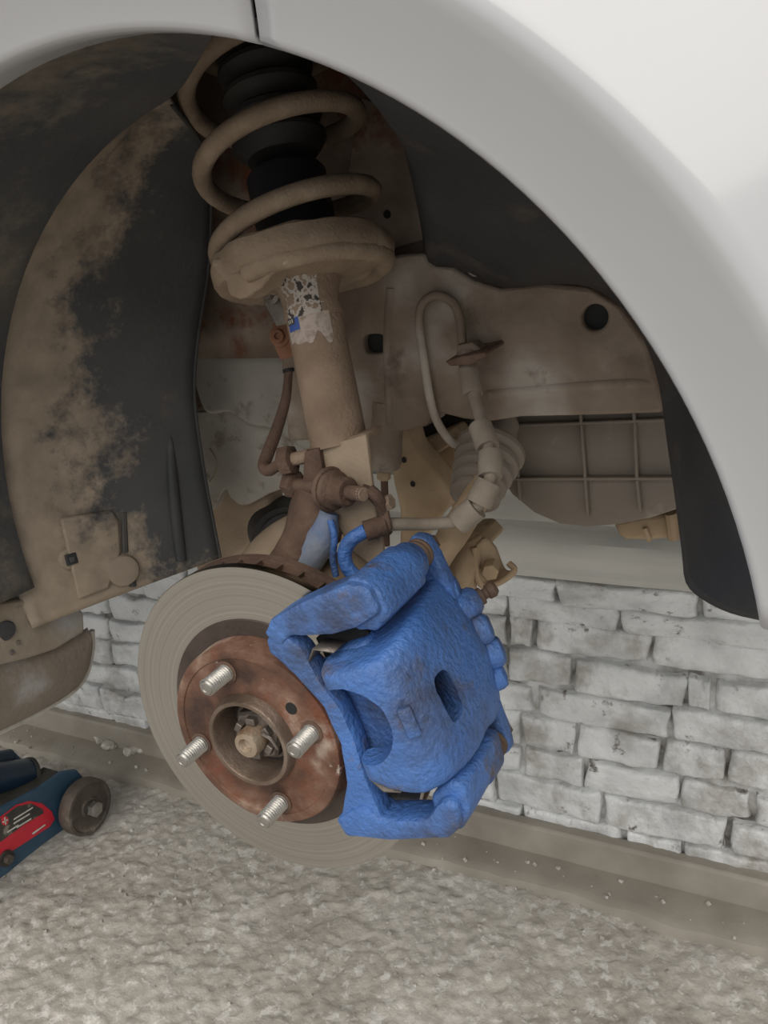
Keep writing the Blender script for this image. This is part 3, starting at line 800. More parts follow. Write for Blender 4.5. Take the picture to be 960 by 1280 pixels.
# inner tube, rod, rubber bellows
hb0 = on_axis(272); hb1 = on_axis(214); hb2 = on_axis(196)
obj('inner_tube', lathe([(.034, h_seat-.01), (.034, hb1-.004), (.031, hb1), (.012, hb1)], SB, sa, 36), M_dark, strut)
obj('piston_rod', cyl(SB+sa*hb1, SB+sa*(hb2+.05), .0052, 16), M_chrome, strut)
pf = [(.012, hb2-.002), (.030, hb2-.002), (.036, hb2+.004)]
hh = hb2+.006
while hh < hb2+.13:
    pf += [(.037, hh), (.0405, hh+.004), (.0405, hh+.008), (.035, hh+.012), (.035, hh+.016)]; hh += .020
pf += [(.042, hh), (.042, hh+.02), (.02, hh+.03)]
obj('dust_bellows', lathe(pf, SB+sa*0, sa, 44), M_rubber, strut)
htop = hh+.03
obj('top_mount', lathe([(.02, htop-.004), (.07, htop-.002), (.08, htop+.012), (.06, htop+.03), (.0, htop+.034)], SB, sa, 40), M_rubber, strut)
# fork plates clamping the knuckle
kp = [(394, 562), (420, 554), (457, 543), (466, 620), (482, 708), (470, 712), (440, 690), (412, 640), (402, 620)]
obj('clamp_plate', prism([PY(x, y, .573) for x, y in kp], (0, .006, 0)), M_plate, strut, bevel=.0015)
kp2 = [(380, 565), (398, 560), (412, 640), (400, 700), (388, 690), (376, 640)]
obj('clamp_plate', prism([PY(x, y, .566) for x, y in kp2], (-.004, .045, 0)), M_rust, strut, bevel=.0015)
obj('clamp_bridge', prism([PY(x, y, .578) for x, y in ((378, 563), (400, 556), (457, 541), (458, 552), (402, 566), (380, 572))], (0, .03, 0)), M_strut, strut, bevel=.002)

# ---- coil spring
spr = thing('coil_spring', SB+sa*h_seat, 'thick dusty coil spring standing on the strut seat', 'spring')
cR, cw, pitch = .0695, .0082, .066
pts = []
ux = (V((1, 0, 0))-sa*sa.x).normalized(); uy = sa.cross(ux)     # ux to the front of the car, uy inboard
hR = on_axis(266)                                                # coil height where it passes the right-hand side
N_ = 36
for k in range(int(-1.3*N_), int(3.2*N_)):
    t = k/N_; a = 2*pi*t
    lift = hR+pitch*t if t > -.8 else hR-pitch*.8+.010*(t+.8)
    pts.append(SB+sa*lift+(ux*math.cos(a)+uy*math.sin(a))*cR)
cs = obj('coil', tube(pts, cw, 14, 1), M_spring, spr)

# ================================================================ KNUCKLE, HUB, DISC
DC = V((-.38, .4755, H-.3665)); AXO = V((0, -1, 0))
kn = thing('steering_knuckle', PY(390, 720, .58), 'rust-brown steering knuckle arm overspritzed with blue paint behind the disc', 'knuckle')
o = obj('arm', tube([PY(398, 600, .585), PY(396, 632, .58), PY(388, 660, .57), PY(374, 690, .56), PY(345, 740, .555)], .02, 18, 6, rad=[.018, .023, .022, .021, .024]), M_rust, kn)
lump(o, .002, 70, 3)
o = obj('painted_web', tube([PY(412, 640, .565), PY(404, 668, .56), PY(390, 692, .556), PY(372, 715, .553)], .014, 16, 6, rad=[.008, .013, .014, .013]), M_bluedust, kn)
lump(o, .0012, 90, 4)
obj('painted_rib', tube([PY(413, 650, .553), PY(418, 672, .55), PY(416, 698, .55), PY(420, 720, .55)], .003, 10, 5), M_blue, kn)
o = obj('lower_web', tube([PY(455, 690, .60), PY(430, 720, .59), PY(400, 760, .575), DC+V((.02, .10, .02))], .03, 16, 5, rad=[.014, .022, .03, .04]), M_tan, kn)
obj('hub_carrier', lathe([(.06, .028), (.062, .05), (.055, .09), (.02, .12)], DC, (0, 1, 0), 32), M_rust, kn)
# clamp bolt with nut, running fore and aft
ba, bb = PY(372, 606, .575), PY(455, 618, .548)
bd = (bb-ba).normalized()
bo = thing('clamp_bolt', ba, 'rusty strut clamp bolt with a large nut and washer through the knuckle', 'bolt')
L_ = (bb-ba).length
obj('shank', cyl(ba, bb-bd*.001, .0062, 16), M_rust, bo)
obj('thread_end', lathe([(.006, 0), (.0062, .008), (.0055, .010), (0, .0102)], bb-bd*.010, bd, 18), M_strut, bo)
w0 = PY(412, 616, .562); w0 = ba+bd*((w0-ba).dot(bd))
obj('washer', lathe([(.019, 0), (.0195, .002), (.018, .004), (.006, .004)], w0, bd, 28), M_rust, bo)
obj('nut', lathe([(.0165, .003), (.0165, .009), (.0125, .011), (.0125, .023), (.0105, .025), (.006, .025)], w0, bd, 24), M_rust, bo)
obj('head', hexa(ba, ba-bd*.012, .012), M_rust, bo)
# upper sensor bolt at the left of the bracket
na, nb = PY(372, 573, .575), PY(340, 580, .572)
sb_ = thing('bracket_bolt', na, 'rusty hexagon bolt head beside the strut bracket holding the sensor wire', 'bolt')
nd = (nb-na).normalized()
obj('nut', hexa(na+nd*.004, na+nd*.016, .0135, .3), M_rust, sb_)
obj('shank', cyl(na-nd*.012, na+nd*.006, .006, 12), M_strut, sb_)
# sensor wire hanging beside the strut
sw = thing('sensor_wire', PY(332, 585, .60), 'brown rubber-sheathed sensor wire hanging left of the strut', 'wire')
obj('sheath', tube([PY(361, 463, .64), PY(357, 500, .635), PY(345, 540, .625), PY(335, 566, .61), PY(330, 582, .60), PY(336, 588, .59), PY(350, 580, .58)], .005, 12, 6,
                   rad=[.0038, .0048, .0058, .0062, .006, .0055, .005]), M_rust, sw)
obj('end_cap', lathe([(.0055, 0), (.0055, .003), (0, .0035)], PY(361, 465, .64), sa, 14), M_black, sw)
# rusty orange bracket with a bolt by the strut
ob = thing('hose_bracket', PY(355, 430, .65), 'small orange rusted bracket with a bolt left of the strut sticker', 'bracket')
slab('plate', [(340, 405), (356, 402), (372, 410), (372, 445), (350, 450), (343, 435)], .66, .003, M_orange, ob, bev=.001, sm=False)
q = PY(350, 420, .66); obj('bolt', lathe([(.010, 0), (.010, .002), (.0065, .0025), (.006, .007), (.003, .0075), (.0025, .005), (0, .005)], q, (0.2, -1, .1), 20), M_orange, ob)
tk = thing('strut_clip', PY(345, 370, .63), 'dark round-headed clip stud just under the spring seat tongue', 'clip')
q = PY(342, 368, .63); obj('stud', lathe([(.009, 0), (.009, .004), (.005, .005), (.0045, .010), (0, .0105)], q, (-.1, -1, .1), 18), M_nut, tk)
obj('tab', prism([PY(x, y, .64) for x, y in ((332, 356), (352, 356), (360, 405), (345, 408), (330, 380))], (0, .004, 0)), M_nut, tk, bevel=.001)

# brake disc
Rd, Rh, Oh = .140, .0797, .0222
disc = thing('brake_disc', DC, 'ventilated brake disc with shiny worn face and rusty hat', 'brake disc')
obj('outer_ring', lathe([(.081, -.001), (.1395, -.001), (.14, -.0003), (.14, .0068), (.081, .0068)], DC, (0, 1, 0), 160, close=True), M_disc, disc, loc=DC)
obj('inner_ring', lathe([(.081, .0205), (.14, .0205), (.14, .0275), (.1395, .028), (.081, .028)], DC, (0, 1, 0), 120, close=True), M_rust, disc, loc=DC)
vp = []
for k in range(44):
    a = 2*pi*k/44; d = V((math.cos(a), 0, math.sin(a))); t_ = V((-d.z, 0, d.x))
    vp.append(box(DC+d*.110+V((0, .01365, 0)), .056, .0026, .0139, (d, t_, V((0, 1, 0)))))
obj('vanes', join(*vp), M_rust, disc, loc=DC, recalc=True)
obj('rim_edge', lathe([(.134, .0068), (.134, .0205), (.130, .0205), (.130, .0068)], DC, (0, 1, 0), 90, close=True), M_rust, disc, loc=DC)
obj('unswept_band', lathe([(.0805, -.0012), (.0805, -.0019), (.0945, -.0019), (.0955, -.0011)], DC, (0, 1, 0), 120, close=True), M_unswept, disc, loc=DC)
hp = [(.0815, .004), (.0808, -.004), (.080, -Oh+.004), (.0785, -Oh+.0008), (.076, -Oh), (.071, -Oh-.0002), (.0705, -Oh+.0008), (.050, -Oh+.0008), (.0485, -Oh), (.040, -Oh), (.040, -Oh+.008)]
hat = obj('hat', lathe(hp, DC, (0, 1, 0), 96), M_hat, disc, loc=DC)
# the lathe caps the bore; open it
bm = bmesh.new(); bm.from_mesh(hat.data)
bmesh.ops.delete(bm, geom=[f for f in bm.faces if len(f.verts) > 8], context='FACES'); bm.to_mesh(hat.data); bm.free()
cut = []
PH = math.radians(72.94)
def studdir(k):
    a = PH+k*pi/2; u = AXO.cross(V((0, 0, 1))).normalized(); v = u.cross(AXO)
    return u*math.cos(a)+v*math.sin(a)
# threaded puller hole: a dark dimple ring
hd = (PY(363.5, 886, DC.y-Oh)-DC); hd.y = 0
obj('puller_hole', lathe([(.0052, .0), (.005, .0006), (.0002, .0004)], DC+hd+AXO*(Oh+.0002-.0008), AXO, 18), M_black, disc)

hub = thing('wheel_hub', DC+AXO*Oh, 'wheel hub with four zinc studs and centre axle nut', 'hub')
obj('pilot_ring', lathe([(.0335, Oh-.022), (.0335, Oh+.008), (.0345, Oh+.0095), (.0375, Oh+.0095), (.0385, Oh+.0080), (.0388, Oh+.003), (.0402, Oh+.001), (.0402, Oh-.006)], DC, AXO, 64, close=True), M_ring, hub)
obj('bearing_well', lathe([(.0334, Oh-.021), (.02, Oh-.020), (.018, Oh-.016), (.0002, Oh-.016)], DC, AXO, 40), M_rubber, hub)
ct = DC+AXO*(Oh-.016)
nt_ = obj('axle_nut', lathe([(.0235, 0), (.024, .001), (.024, .010), (.0215, .0125), (.012, .0125)], ct, AXO, 6, a0=.25), M_nut, hub)
wsh = obj('nut_washer', lathe([(.0275, -.002), (.0275, .0005), (.012, .0005)], ct, AXO, 32), M_nut, hub)
vs_ = []
for k in range(6):
    a = .55+k*pi/3; u, v, _ = frame(AXO); d = u*math.cos(a)+v*math.sin(a)
    vs_.append(box(ct+d*.0155+AXO*.0145, .006, .0085, .007, (d, AXO.cross(d), AXO)))
obj('nut_castle', join(*vs_), M_nut, hub, bevel=.0008)
obj('axle_end', lathe([(.0118, 0), (.0118, .024), (.0105, .0275), (.0065, .028), (.0045, .023), (.0002, .021)], ct, AXO, 36), M_shaft, hub)
obj('split_pin', tube([ct+V((.012, -.019, .008)), ct+V((.020, -.020, .006)), ct+V((.023, -.017, -.004))], .0016, 8, 4), M_nut, hub)
sp0 = None
prof = [(.0072, -.004), (.0072, .0010)]
hgt_ = .001; SL = .0262
while hgt_ < SL-.003:
    prof += [(.0056, hgt_+.0008), (.0056, hgt_+.0012), (.0071, hgt_+.0019)]; hgt_ += .0024
prof += [(.0062, SL-.0015), (.0052, SL), (.0036, SL), (.003, SL-.0006), (0, SL-.0006)]
for k in range(4):
    org = DC+AXO*Oh+studdir(k)*.0594
    if sp0 is None:
        sp0 = obj('wheel_stud', lathe([(r, h) for r, h in prof], org, AXO, 24), M_zinc, hub, loc=org)
    else: copy_of(sp0, 'wheel_stud', hub, org-V(hub['_w']))
    obj('stud_hole', lathe([(.0076, .0002), (.0098, .0002), (.0098, .0008), (.0092, .001)], DC+AXO*(Oh-.0004)+studdir(k)*.0594, AXO, 24), M_rust, hub)

# ================================================================ CALIPER
phc = math.radians(20)
cr_ = V((math.cos(phc), 0, math.sin(phc))); ct_ = V((-math.sin(phc), 0, math.cos(phc)))
def CL(r, t, y): q = DC+cr_*r+ct_*t; q.y = y; return q          # radial, tangential, world Y
def bar(pts_rt, ya, yb): return prism([CL(r, t, ya) for r, t in pts_rt], (0, yb-ya, 0))

brk = thing('caliper_bracket', CL(.15, -.09, .46), 'blue painted caliper bracket arching over the disc edge with slide pins', 'brake caliper')
def rough(o, s=1, sub=2, amp=.0007):
    md = o.modifiers.new('bev', 'BEVEL'); md.width = .0035*s; md.segments = 2; md.limit_method = 'ANGLE'; md.angle_limit = .5
    bake(o)
    bm = bmesh.new(); bm.from_mesh(o.data)
    bmesh.ops.triangulate(bm, faces=[f for f in bm.faces if len(f.verts) > 4])
    for _ in range(sub):
        es = [e for e in bm.edges if e.calc_length() > .006]
        if es: bmesh.ops.subdivide_edges(bm, edges=es, cuts=1, use_grid_fill=True)
        bmesh.ops.triangulate(bm, faces=[f for f in bm.faces if len(f.verts) > 4])
    for v in bm.verts: pass
    bm.normal_update()
    for v in bm.verts: v.co += v.normal*(amp*.7*noise.noise(v.co*190)+amp*.9*noise.noise(v.co*60))
    for f in bm.faces: f.smooth = True
    for e in bm.edges: e.smooth = not (len(e.link_faces) == 2 and e.calc_face_angle(0) > .75)
    bm.to_mesh(o.data); bm.free()
# outer tie bar following the hat
lf = [(332, 800), (334, 816), (366, 844), (403, 885), (424, 931), (432, 979), (426, 1015), (423, 1032)]
rt = [(341, 782), (377, 812), (398, 851), (425, 887), (444, 929), (456, 972), (470, 1006), (482, 1033)]
TB = .440
o = obj('tie_bar', prism([PY(x, y, TB) for x, y in lf+rt[::-1]], (0, .018, 0)), M_blue, brk); rough(o)
# upper lug: outer block, bridge over the disc, pin boss
up = [(.070, .086), (.082, .096), (.120, .103), (.158, .106), (.172, .098), (.172, .080), (.150, .074), (.128, .073), (.106, .077), (.092, .080), (.080, .074)]
o = obj('upper_lug', bar(up, .438, .467), M_blue, brk); rough(o)
ub = [(.1435, .070), (.1435, .098), (.155, .108), (.168, .104), (.176, .092), (.174, .074), (.160, .066)]
o = obj('upper_bridge', bar(ub, .445, .512), M_blue, brk); rough(o)
pinu = (.160, .089)
obj('pin_boss', lathe([(.0155, .488), (.0160, .497), (.0160, .520), (.0145, .523), (.008, .523)], V((CL(*pinu, 0).x, 0, CL(*pinu, 0).z)), (0, 1, 0), 28), M_blue, brk)
bp_ = []
yy = .523
for k in range(3): bp_ += [(.0105, yy), (.0125, yy+.0015), (.0125, yy+.0035), (.0105, yy+.005)]; yy += .0055
pb = obj('pin_boot', lathe([(.006, .520)]+bp_+[(.006, yy)], V((CL(*pinu, 0).x, 0, CL(*pinu, 0).z)), (0, 1, 0), 26), M_boot, brk)
# lower lug
lw = [(.058, -.070), (.075, -.064), (.090, -.060), (.098, -.074), (.138, -.078), (.152, -.066), (.163, -.062), (.168, -.068), (.163, -.086), (.150, -.094), (.100, -.092), (.060, -.086)]
o = obj('lower_lug', bar(lw, .438, .466), M_blue, brk); rough(o)
lb = [(.1435, -.064), (.165, -.052), (.176, -.058), (.172, -.078), (.160, -.092), (.1435, -.094)]
o = obj('lower_bridge', bar(lb, .445, .520), M_blue, brk); rough(o)
pinl = (.158, -.076)
q = CL(*pinl, 0)
obj('pin_boss', lathe([(.0140, .495), (.0145, .500), (.0145, .516), (.013, .519), (.007, .519)], V((q.x, 0, q.z)), (0, 1, 0), 28), M_blue, brk)
bp_ = []; yy = .519
for k in range(3): bp_ += [(.0095, yy), (.0118, yy+.0015), (.0118, yy+.0033), (.0095, yy+.005)]; yy += .0055
obj('pin_boot', lathe([(.005, .516)]+bp_+[(.005, yy)], V((q.x, 0, q.z)), (0, 1, 0), 26), M_boot, brk)
# dull anti-rattle clips where the pads sit
for pts in (((.098, .058), (.106, .066), (.122, .060)), ((.104, -.040), (.112, -.052), (.126, -.054))):
    c_ = [CL(r, t, .446) for r, t in pts]
    vs = []
    for p in c_: vs += [p+V((0, -.006, 0)), p+V((0, .012, 0))]
    obj('pad_clip', (vs, [[0, 1, 3, 2], [2, 3, 5, 4]]), M_nut, brk, solid=.0012)

cal = thing('brake_caliper', CL(.15, 0, .5), 'rough blue painted brake caliper body with slotted bridge and bleed screw', 'brake caliper')
prof = [(.110, .452), (.108, .440), (.112, .430), (.124, .4255), (.146, .424), (.160, .426), (.1685, .431), (.1765, .442), (.181, .456), (.183, .474),
        (.183, .492), (.1825, .510), (.182, .530), (.178, .548), (.170, .562), (.156, .574), (.135, .580), (.110, .580), (.092, .574), (.082, .560), (.080, .535), (.083, .516), (.092, .509),
        (.120, .5075), (.142, .507), (.148, .500), (.149, .478), (.148, .460), (.142, .454), (.125, .453)]
ts = [-.052, -.0515, -.0495, -.046, -.034, -.024, -.012, 0, .012, .024, .036, .046, .056, .0595, .0615, .062]
vs, fs = [], []
k = len(prof); pc = (.135, .49)
for i, t in enumerate(ts):
    e = min(t-ts[0], ts[-1]-t)
    inset = .006*(1-min(1, e/.006))**2
    for r, y in prof:
        r2 = r+(math.sqrt(.1835**2-t*t)-.1835)*(.7 if r > .145 else .3)
        if y > .5: r2 -= .004*(t/.05)**2
        dr, dy = pc[0]-r2, pc[1]-y; L = math.hypot(dr, dy)
        # upper shoulder slopes back on the outer finger, lower end narrows towards the hub
        tt = t
        if t < 0 and r < .16: tt = t*(1-.28*(.16-r)/.05 if y < .47 else 1)
        if t > 0.0 and y < .47: tt = t*(1-.17*min(1, (.47-y)/.04))
        if y > .52 and abs(t) > .03: tt = t*1.08
        vs.append(CL(r2+dr/L*inset, tt, y+dy/L*inset))
for i in range(len(ts)-1):
    for j in range(k):
        l = (j+1) % k; fs.append([i*k+j, i*k+l, (i+1)*k+l, (i+1)*k+j])
fs += [list(range(k)), [(len(ts)-1)*k+j for j in range(k)][::-1]]
body = obj('body', (vs, fs), M_blue, cal, sub=1)
bake(body)
W0 = V(cal['_w'])
def lc(vf): return vf
# slot through the bridge, scallop in the outer finger, dimples
so_, si_ = [], []
for kk_ in range(20):
    a = 2*pi*kk_/20; ca, sa_ = math.cos(a), math.sin(a)
    dt, dy_ = .0175*math.copysign(abs(sa_)**.6, sa_), .0100*math.copysign(abs(ca)**.6, ca)
    so_.append(CL(.205, .002+dt, .452+dy_)); si_.append(CL(.135, .000+dt*1.1, .490+dy_*1.2))
cutters = [(so_+si_, [list(range(20)), list(range(20, 40))[::-1]]+[[q, (q+1) % 20, (q+1) % 20+20, q+20] for q in range(20)])]
sc_c = CL(.122, .008, .40); cutters.append(lc(cyl(sc_c, sc_c+V((0, .0535, 0)), .031, 40)))
dm1 = CL(.166, .047, .425); cutters.append(lc(lathe([(.0075, -.02), (.0075, .004), (.004, .007), (0, .007)], dm1, (V((0, 1, 0))-cr_*.6), 18)))
boolean(body, cutters)
bm = bmesh.new(); bm.from_mesh(body.data)
for _ in range(2):
    es = [e for e in bm.edges if e.calc_length() > .007]
    bmesh.ops.triangulate(bm, faces=[f for f in bm.faces if len(f.verts) > 4])
    es = [e for e in bm.edges if e.calc_length() > .007]
    if es: bmesh.ops.subdivide_edges(bm, edges=es, cuts=1)
    bmesh.ops.triangulate(bm, faces=[f for f in bm.faces if len(f.verts) > 4])
bm.normal_update()
for v in bm.verts:
    p = v.co
    v.co = p+v.normal*(.0006*noise.noise(p*190)+.0007*noise.noise(p*75)+.0012*noise.noise(p*25))
for f in bm.faces: f.smooth = True
for e in bm.edges: e.smooth = not (len(e.link_faces) == 2 and e.calc_face_angle(0) > .8)
bm.to_mesh(body.data); bm.free()
# scalloped finger floor: the piston-shaped face seen in the gap
fl2 = CL(.122, .009, .449)
obj('pad_back', bar([(.088, .050), (.128, .052), (.139, .044), (.139, -.036), (.128, -.044), (.095, -.040)], .4605, .464), M_blue, cal, bevel=.001)
obj('brake_pad', bar([(.092, .066), (.127, .070), (.139, .062), (.139, -.064), (.127, -.072), (.098, -.064)], .4641, .4742), M_black, cal, bevel=.001)
# raised cast frame mark
en = (cr_*.55-V((0, .83, 0))).normalized(); et = ct_; es_ = en.cross(et)
o = obj('cast_mark', box(CL(.1655, .004, .4305), .010, .022, .008, (es_, et, en)), M_blue, cal); rough(o, .6)
# ears holding the slide pins
for (pin, sgn, ya) in ((pinu, 1, .5385), (pinl, -1, .5345)):
    o = obj('ear', bar([(pin[0]-.020, pin[1]-sgn*.045), (pin[0]+.014, pin[1]-sgn*.045), (pin[0]+.013, pin[1]-sgn*.006), (pin[0]+.010, pin[1]+sgn*.010), (pin[0], pin[1]+sgn*.015), (pin[0]-.011, pin[1]+sgn*.008), (pin[0]-.015, pin[1]-sgn*.010)], ya, ya+.014), M_blue, cal)
    rough(o, 1)
    q = CL(pin[0], pin[1], ya+.014); obj('pin_bolt', hexa(q, q+V((0, .008, 0)), .009), M_rust, cal)
# bleed screw and cast bosses on the inboard side
q = CL(.172, .034, .556); qd = (cr_*.8+V((0, .7, 0))+ct_*.10).normalized()
obj('bleed_boss', lathe([(.015, -.012), (.012, .006), (.009, .010), (.006, .010)], q, qd, 22), M_blue, cal)
obj('bleed_screw', lathe([(.0065, .008), (.0072, .010), (.0072, .014), (.0045, .015), (.0045, .018), (.0062, .019), (.0066, .024), (.0045, .027), (0, .0275)], q, qd, 18), M_boot, cal)
for (r, t, y, R_) in ((.178, .012, .554, .012), (.178, -.010, .558, .013), (.174, -.030, .552, .010), (.166, .050, .552, .012)):
    o = obj('cast_boss', lathe([(R_*1.15, -.010), (R_, .002), (R_*.8, .006), (R_*.3, .007), (0, .0065)], CL(r, t, y), (cr_+V((0, .35, 0))), 20), M_blue, cal)
    lump(o, .0012, 110, 3)

# ================================================================ HOSES, TIE ROD, ARM
hz = thing('brake_hose', PY(575, 655, .60), 'flexible brake hose from the frame rail bracket down to the caliper', 'hose')
obj('upper_hose', tube([PY(586, 455, .69), PY(592, 490, .675), PY(602, 528, .655), PY(612, 565, .635), PY(612, 598, .62), PY(600, 628, .612), PY(575, 650, .606), PY(540, 655, .60), PY(500, 655, .578), PY(470, 657, .562)], .0052, 12, 6,
    rad=[.006, .006, .0055, .0052, .0052, .0052, .0052, .0052, .0055, .006]), M_hose, hz)
def sleeve(p, q, r=.0105):
    p, q = V(p), V(q); L = (q-p).length
    obj('sleeve', lathe([(.005, 0), (r*.96, 0), (r, .002), (r, L-.002), (r*.96, L), (.005, L)], p, q-p, 22), M_hose, hz)
sleeve(PY(585, 460, .688), PY(591, 494, .674), .009)
sleeve(PY(600, 532, .655), PY(610, 560, .640), .0105)
sleeve(PY(613, 566, .636), PY(613, 596, .622), .0105)
sleeve(PY(612, 602, .620), PY(598, 630, .612), .0112)
sleeve(PY(596, 634, .611), PY(572, 654, .606), .0112)
obj('hose_nut', cyl(PY(583, 440, .692), PY(585, 460, .688), .008, 16), M_under, hz)
obj('ferrule', cyl(PY(482, 656, .566), PY(456, 664, .556), .0085, 20), M_rust, hz)
obj('hose_tail', tube([PY(458, 663, .557), PY(440, 674, .552), PY(431, 690, .55), PY(434, 708, .55), PY(446, 722, .552), PY(462, 733, .556)], .0062, 14, 6), M_blue, hz)
# rail bracket holding the hose and the rigid pipe loop
hb = thing('hose_holder', PY(582, 450, .69), 'dirty steel holder plate gripping the brake hose on the frame rail', 'bracket')
obj('plate', prism([PY(x, y, .672) for x, y in ((556, 452), (575, 446), (606, 440), (608, 445), (588, 456), (562, 458))], (0, .05, .004)), M_rust, hb, bevel=.0012)
obj('clip', prism([PY(x, y, .690) for x, y in ((570, 432), (590, 428), (604, 440), (590, 448), (570, 450))], (0, .02, 0)), M_under, hb, bevel=.002)
pl = tag(obj('brake_pipe', tube([PY(578, 430, .70), PY(575, 400, .706), PY(566, 378, .708), PY(545, 369, .708), PY(528, 380, .708), PY(524, 405, .708), PY(530, 450, .708), PY(538, 500, .71), PY(548, 530, .715), PY(565, 553, .73), PY(575, 556, .74)], .0042, 12, 6), M_under),
         'rigid dusty brake pipe looping over the frame rail and down behind it', 'pipe')
# hose bracket on the strut
hbr = thing('strut_hose_bracket', PY(475, 650, .575), 'bent rusty steel bracket fixing the brake hose to the strut', 'bracket')
obj('strip', tube([PY(462, 612, .556), PY(472, 622, .556), PY(480, 640, .566), PY(485, 665, .578)], .004, 8, 5, rad=[.005, .005, .0045, .004]), M_rust, hbr)
obj('plate', prism([PY(x, y, .562) for x, y in ((452, 606), (470, 612), (482, 630), (489, 662), (484, 667), (474, 640), (458, 622))], (0, .004, 0)), M_rust, hbr, bevel=.001)
obj('bolt', hexa(PY(478, 630, .566), PY(490, 627, .566), .0068), M_strut, hbr)

tr_ = thing('tie_rod', PY(545, 690, .64), 'tan dusty steering tie rod with a ribbed rubber boot', 'tie rod')
ra, rb = PY(517, 745, .585), PY(606, 606, .70)
rd = (rb-ra).normalized()
obj('rod', lathe([(.0125, 0), (.0125, .055), (.0138, .07), (.0138, (rb-ra).length)], ra, rd, 24), M_tan, tr_)
pf = []; yy = 0
for k in range(5):
    R_ = .025+.0025*k
    pf += [(R_-.004, yy), (R_, yy+.003), (R_, yy+.008), (R_-.004, yy+.012)]; yy += .0135
obj('rubber_boot', lathe([(.012, -.002)]+pf+[(.02, yy), (.02, yy+.03)], PY(592, 624, .70), V((.02, .9, .62)), 32), M_shield, tr_)
q = PY(594, 618, .685); obj('clamp_screw', cyl(q, q+V((.006, -.008, .002)), .0036, 10), M_tan, tr_)

ca_ = thing('control_arm', PY(590, 740, .70), 'tan dust-covered control arm end with bushing bracket and bolt', 'control arm')
rows = [[PY(556, 690, .70), PY(575, 680, .685), PY(600, 668, .70)],
        [PY(548, 715, .69), PY(572, 712, .668), PY(598, 700, .69)],
        [PY(552, 740, .69), PY(574, 742, .668), PY(592, 728, .69)],
        [PY(566, 762, .70), PY(578, 765, .685), PY(590, 750, .70)]]
obj('bushing_cup', surf(rows, 5, 5), M_tan, ca_, solid=.008)
obj('top_flange', prism([PY(x, y, .715) for x, y in ((560, 676), (580, 668), (598, 666), (612, 682), (600, 692), (580, 684), (562, 688))], (0, .05, 0)), M_tan, ca_, bevel=.004)
rows = [[PY(592, 684, .685), PY(606, 672, .70), PY(618, 684, .72)],
        [PY(594, 706, .685), PY(612, 704, .705), PY(630, 712, .72)],
        [PY(600, 728, .685), PY(616, 728, .70), PY(642, 716, .715)]]
obj('bracket', surf(rows, 5, 5), M_tan, ca_, solid=.004)
obj('bracket_lip', tube([PY(592, 684, .683), PY(594, 706, .683), PY(598, 726, .683), PY(608, 733, .688), PY(628, 726, .70), PY(643, 713, .712), PY(636, 704, .716)], .0032, 10, 6), M_tan, ca_)
q = PY(610, 713, .69); obj('bolt', hexa(q+V((0, .012, 0)), q+V((.004, -.006, 0)), .0085, .2), M_tan, ca_)
obj('stub', tube([PY(580, 745, .70), PY(578, 780, .70), PY(574, 820, .70)], .018, 16, 4), M_tan, ca_)

ds = thing('drive_shaft', PY(345, 668, .80), 'black rubber drive shaft boot half hidden behind the knuckle arm', 'drive shaft')
da, db = DC+V((0, .12, 0)), PY(352, 662, .86)
obj('shaft', cyl(da, db, .013, 16), M_rust, ds)
pf = []; yy = 0
for k in range(5):
    R_ = .026+.0035*k; pf += [(R_-.005, yy), (R_, yy+.004), (R_, yy+.009), (R_-.005, yy+.013)]; yy += .015
obj('rubber_boot', lathe([(.012, -.002)]+pf+[(.045, yy), (.045, yy+.05)], da.lerp(db, .68), db-da, 32), M_rubber, ds)

# lower arm seen as a dark gap filler behind the knuckle
la = tag(obj('stabiliser_bar', tube([PY(300, 735, .72), PY(330, 690, .73), PY(365, 664, .74), PY(400, 655, .75), PY(440, 655, .78)], .019, 16, 6), M_plate), 'curved tan stabiliser bar passing behind the knuckle arm', 'bar')

# ================================================================ TROLLEY JACK
JX = -1.35
wc = PX(105, 998, JX+.03); wr = .060
wc.z = wr-.004
jk = thing('trolley_jack', (JX, wc.y, 0), 'blue trolley jack with red side sticker and iron castor on the floor', 'jack')
def JP(x, y): return PX(x, y, JX)
sp_ = [(0, 1012), (50, 985), (78, 965), (96, 962), (105, 972), (106, 1000), (100, 1020), (82, 1036), (55, 1055), (30, 1075), (10, 1092)]
jr = JP(0, 1050).y-.36                       # rear end of the jack, towards the camera side
pl_ = [V((JX, jr, .135)), V((JX, JP(0, 1012).y-.16, JP(0, 1012).z+.012))]+[JP(x, y) for x, y in sp_]+[V((JX, JP(10, 1092).y-.05, .030)), V((JX, jr, .030))]
obj('side_plate', prism(pl_, (-.012, 0, 0)), M_jack, jk, bevel=.0025)
obj('side_plate', prism([p+V((-.19, 0, 0)) for p in pl_], (-.012, 0, 0)), M_jack, jk, bevel=.0025)
obj('pump_block', box((JX-.10, jr+.08, .085), .17, .15, .10), M_jdark, jk, bevel=.008)
hs_ = V((JX-.10, jr+.03, .13)); obj('handle_socket', cyl(hs_, hs_+V((0, -.10, .13)), .024, 24), M_jdark, jk)
for dx in (-.045, -.155):
    rw_ = V((JX+dx, jr-.02, .032)); obj('rear_castor', lathe([(.006, -.011), (.028, -.011), (.032, -.007), (.032, .007), (.028, .011), (.006, .011)], rw_, (1, 0, 0), 28), M_wheel, jk)
    obj('castor_fork', box(rw_+V((0, .012, .030)), .03, .03, .045), M_jack, jk, bevel=.003)
obj('top_edge', prism([JP(x, y)+V((-.012, 0, 0)) for x, y in ((-30, 1026), (0, 1012), (50, 985), (78, 965), (80, 972), (50, 992), (0, 1019), (-30, 1033))], (-.045, 0, 0)), M_jgrime, jk, bevel=.002)
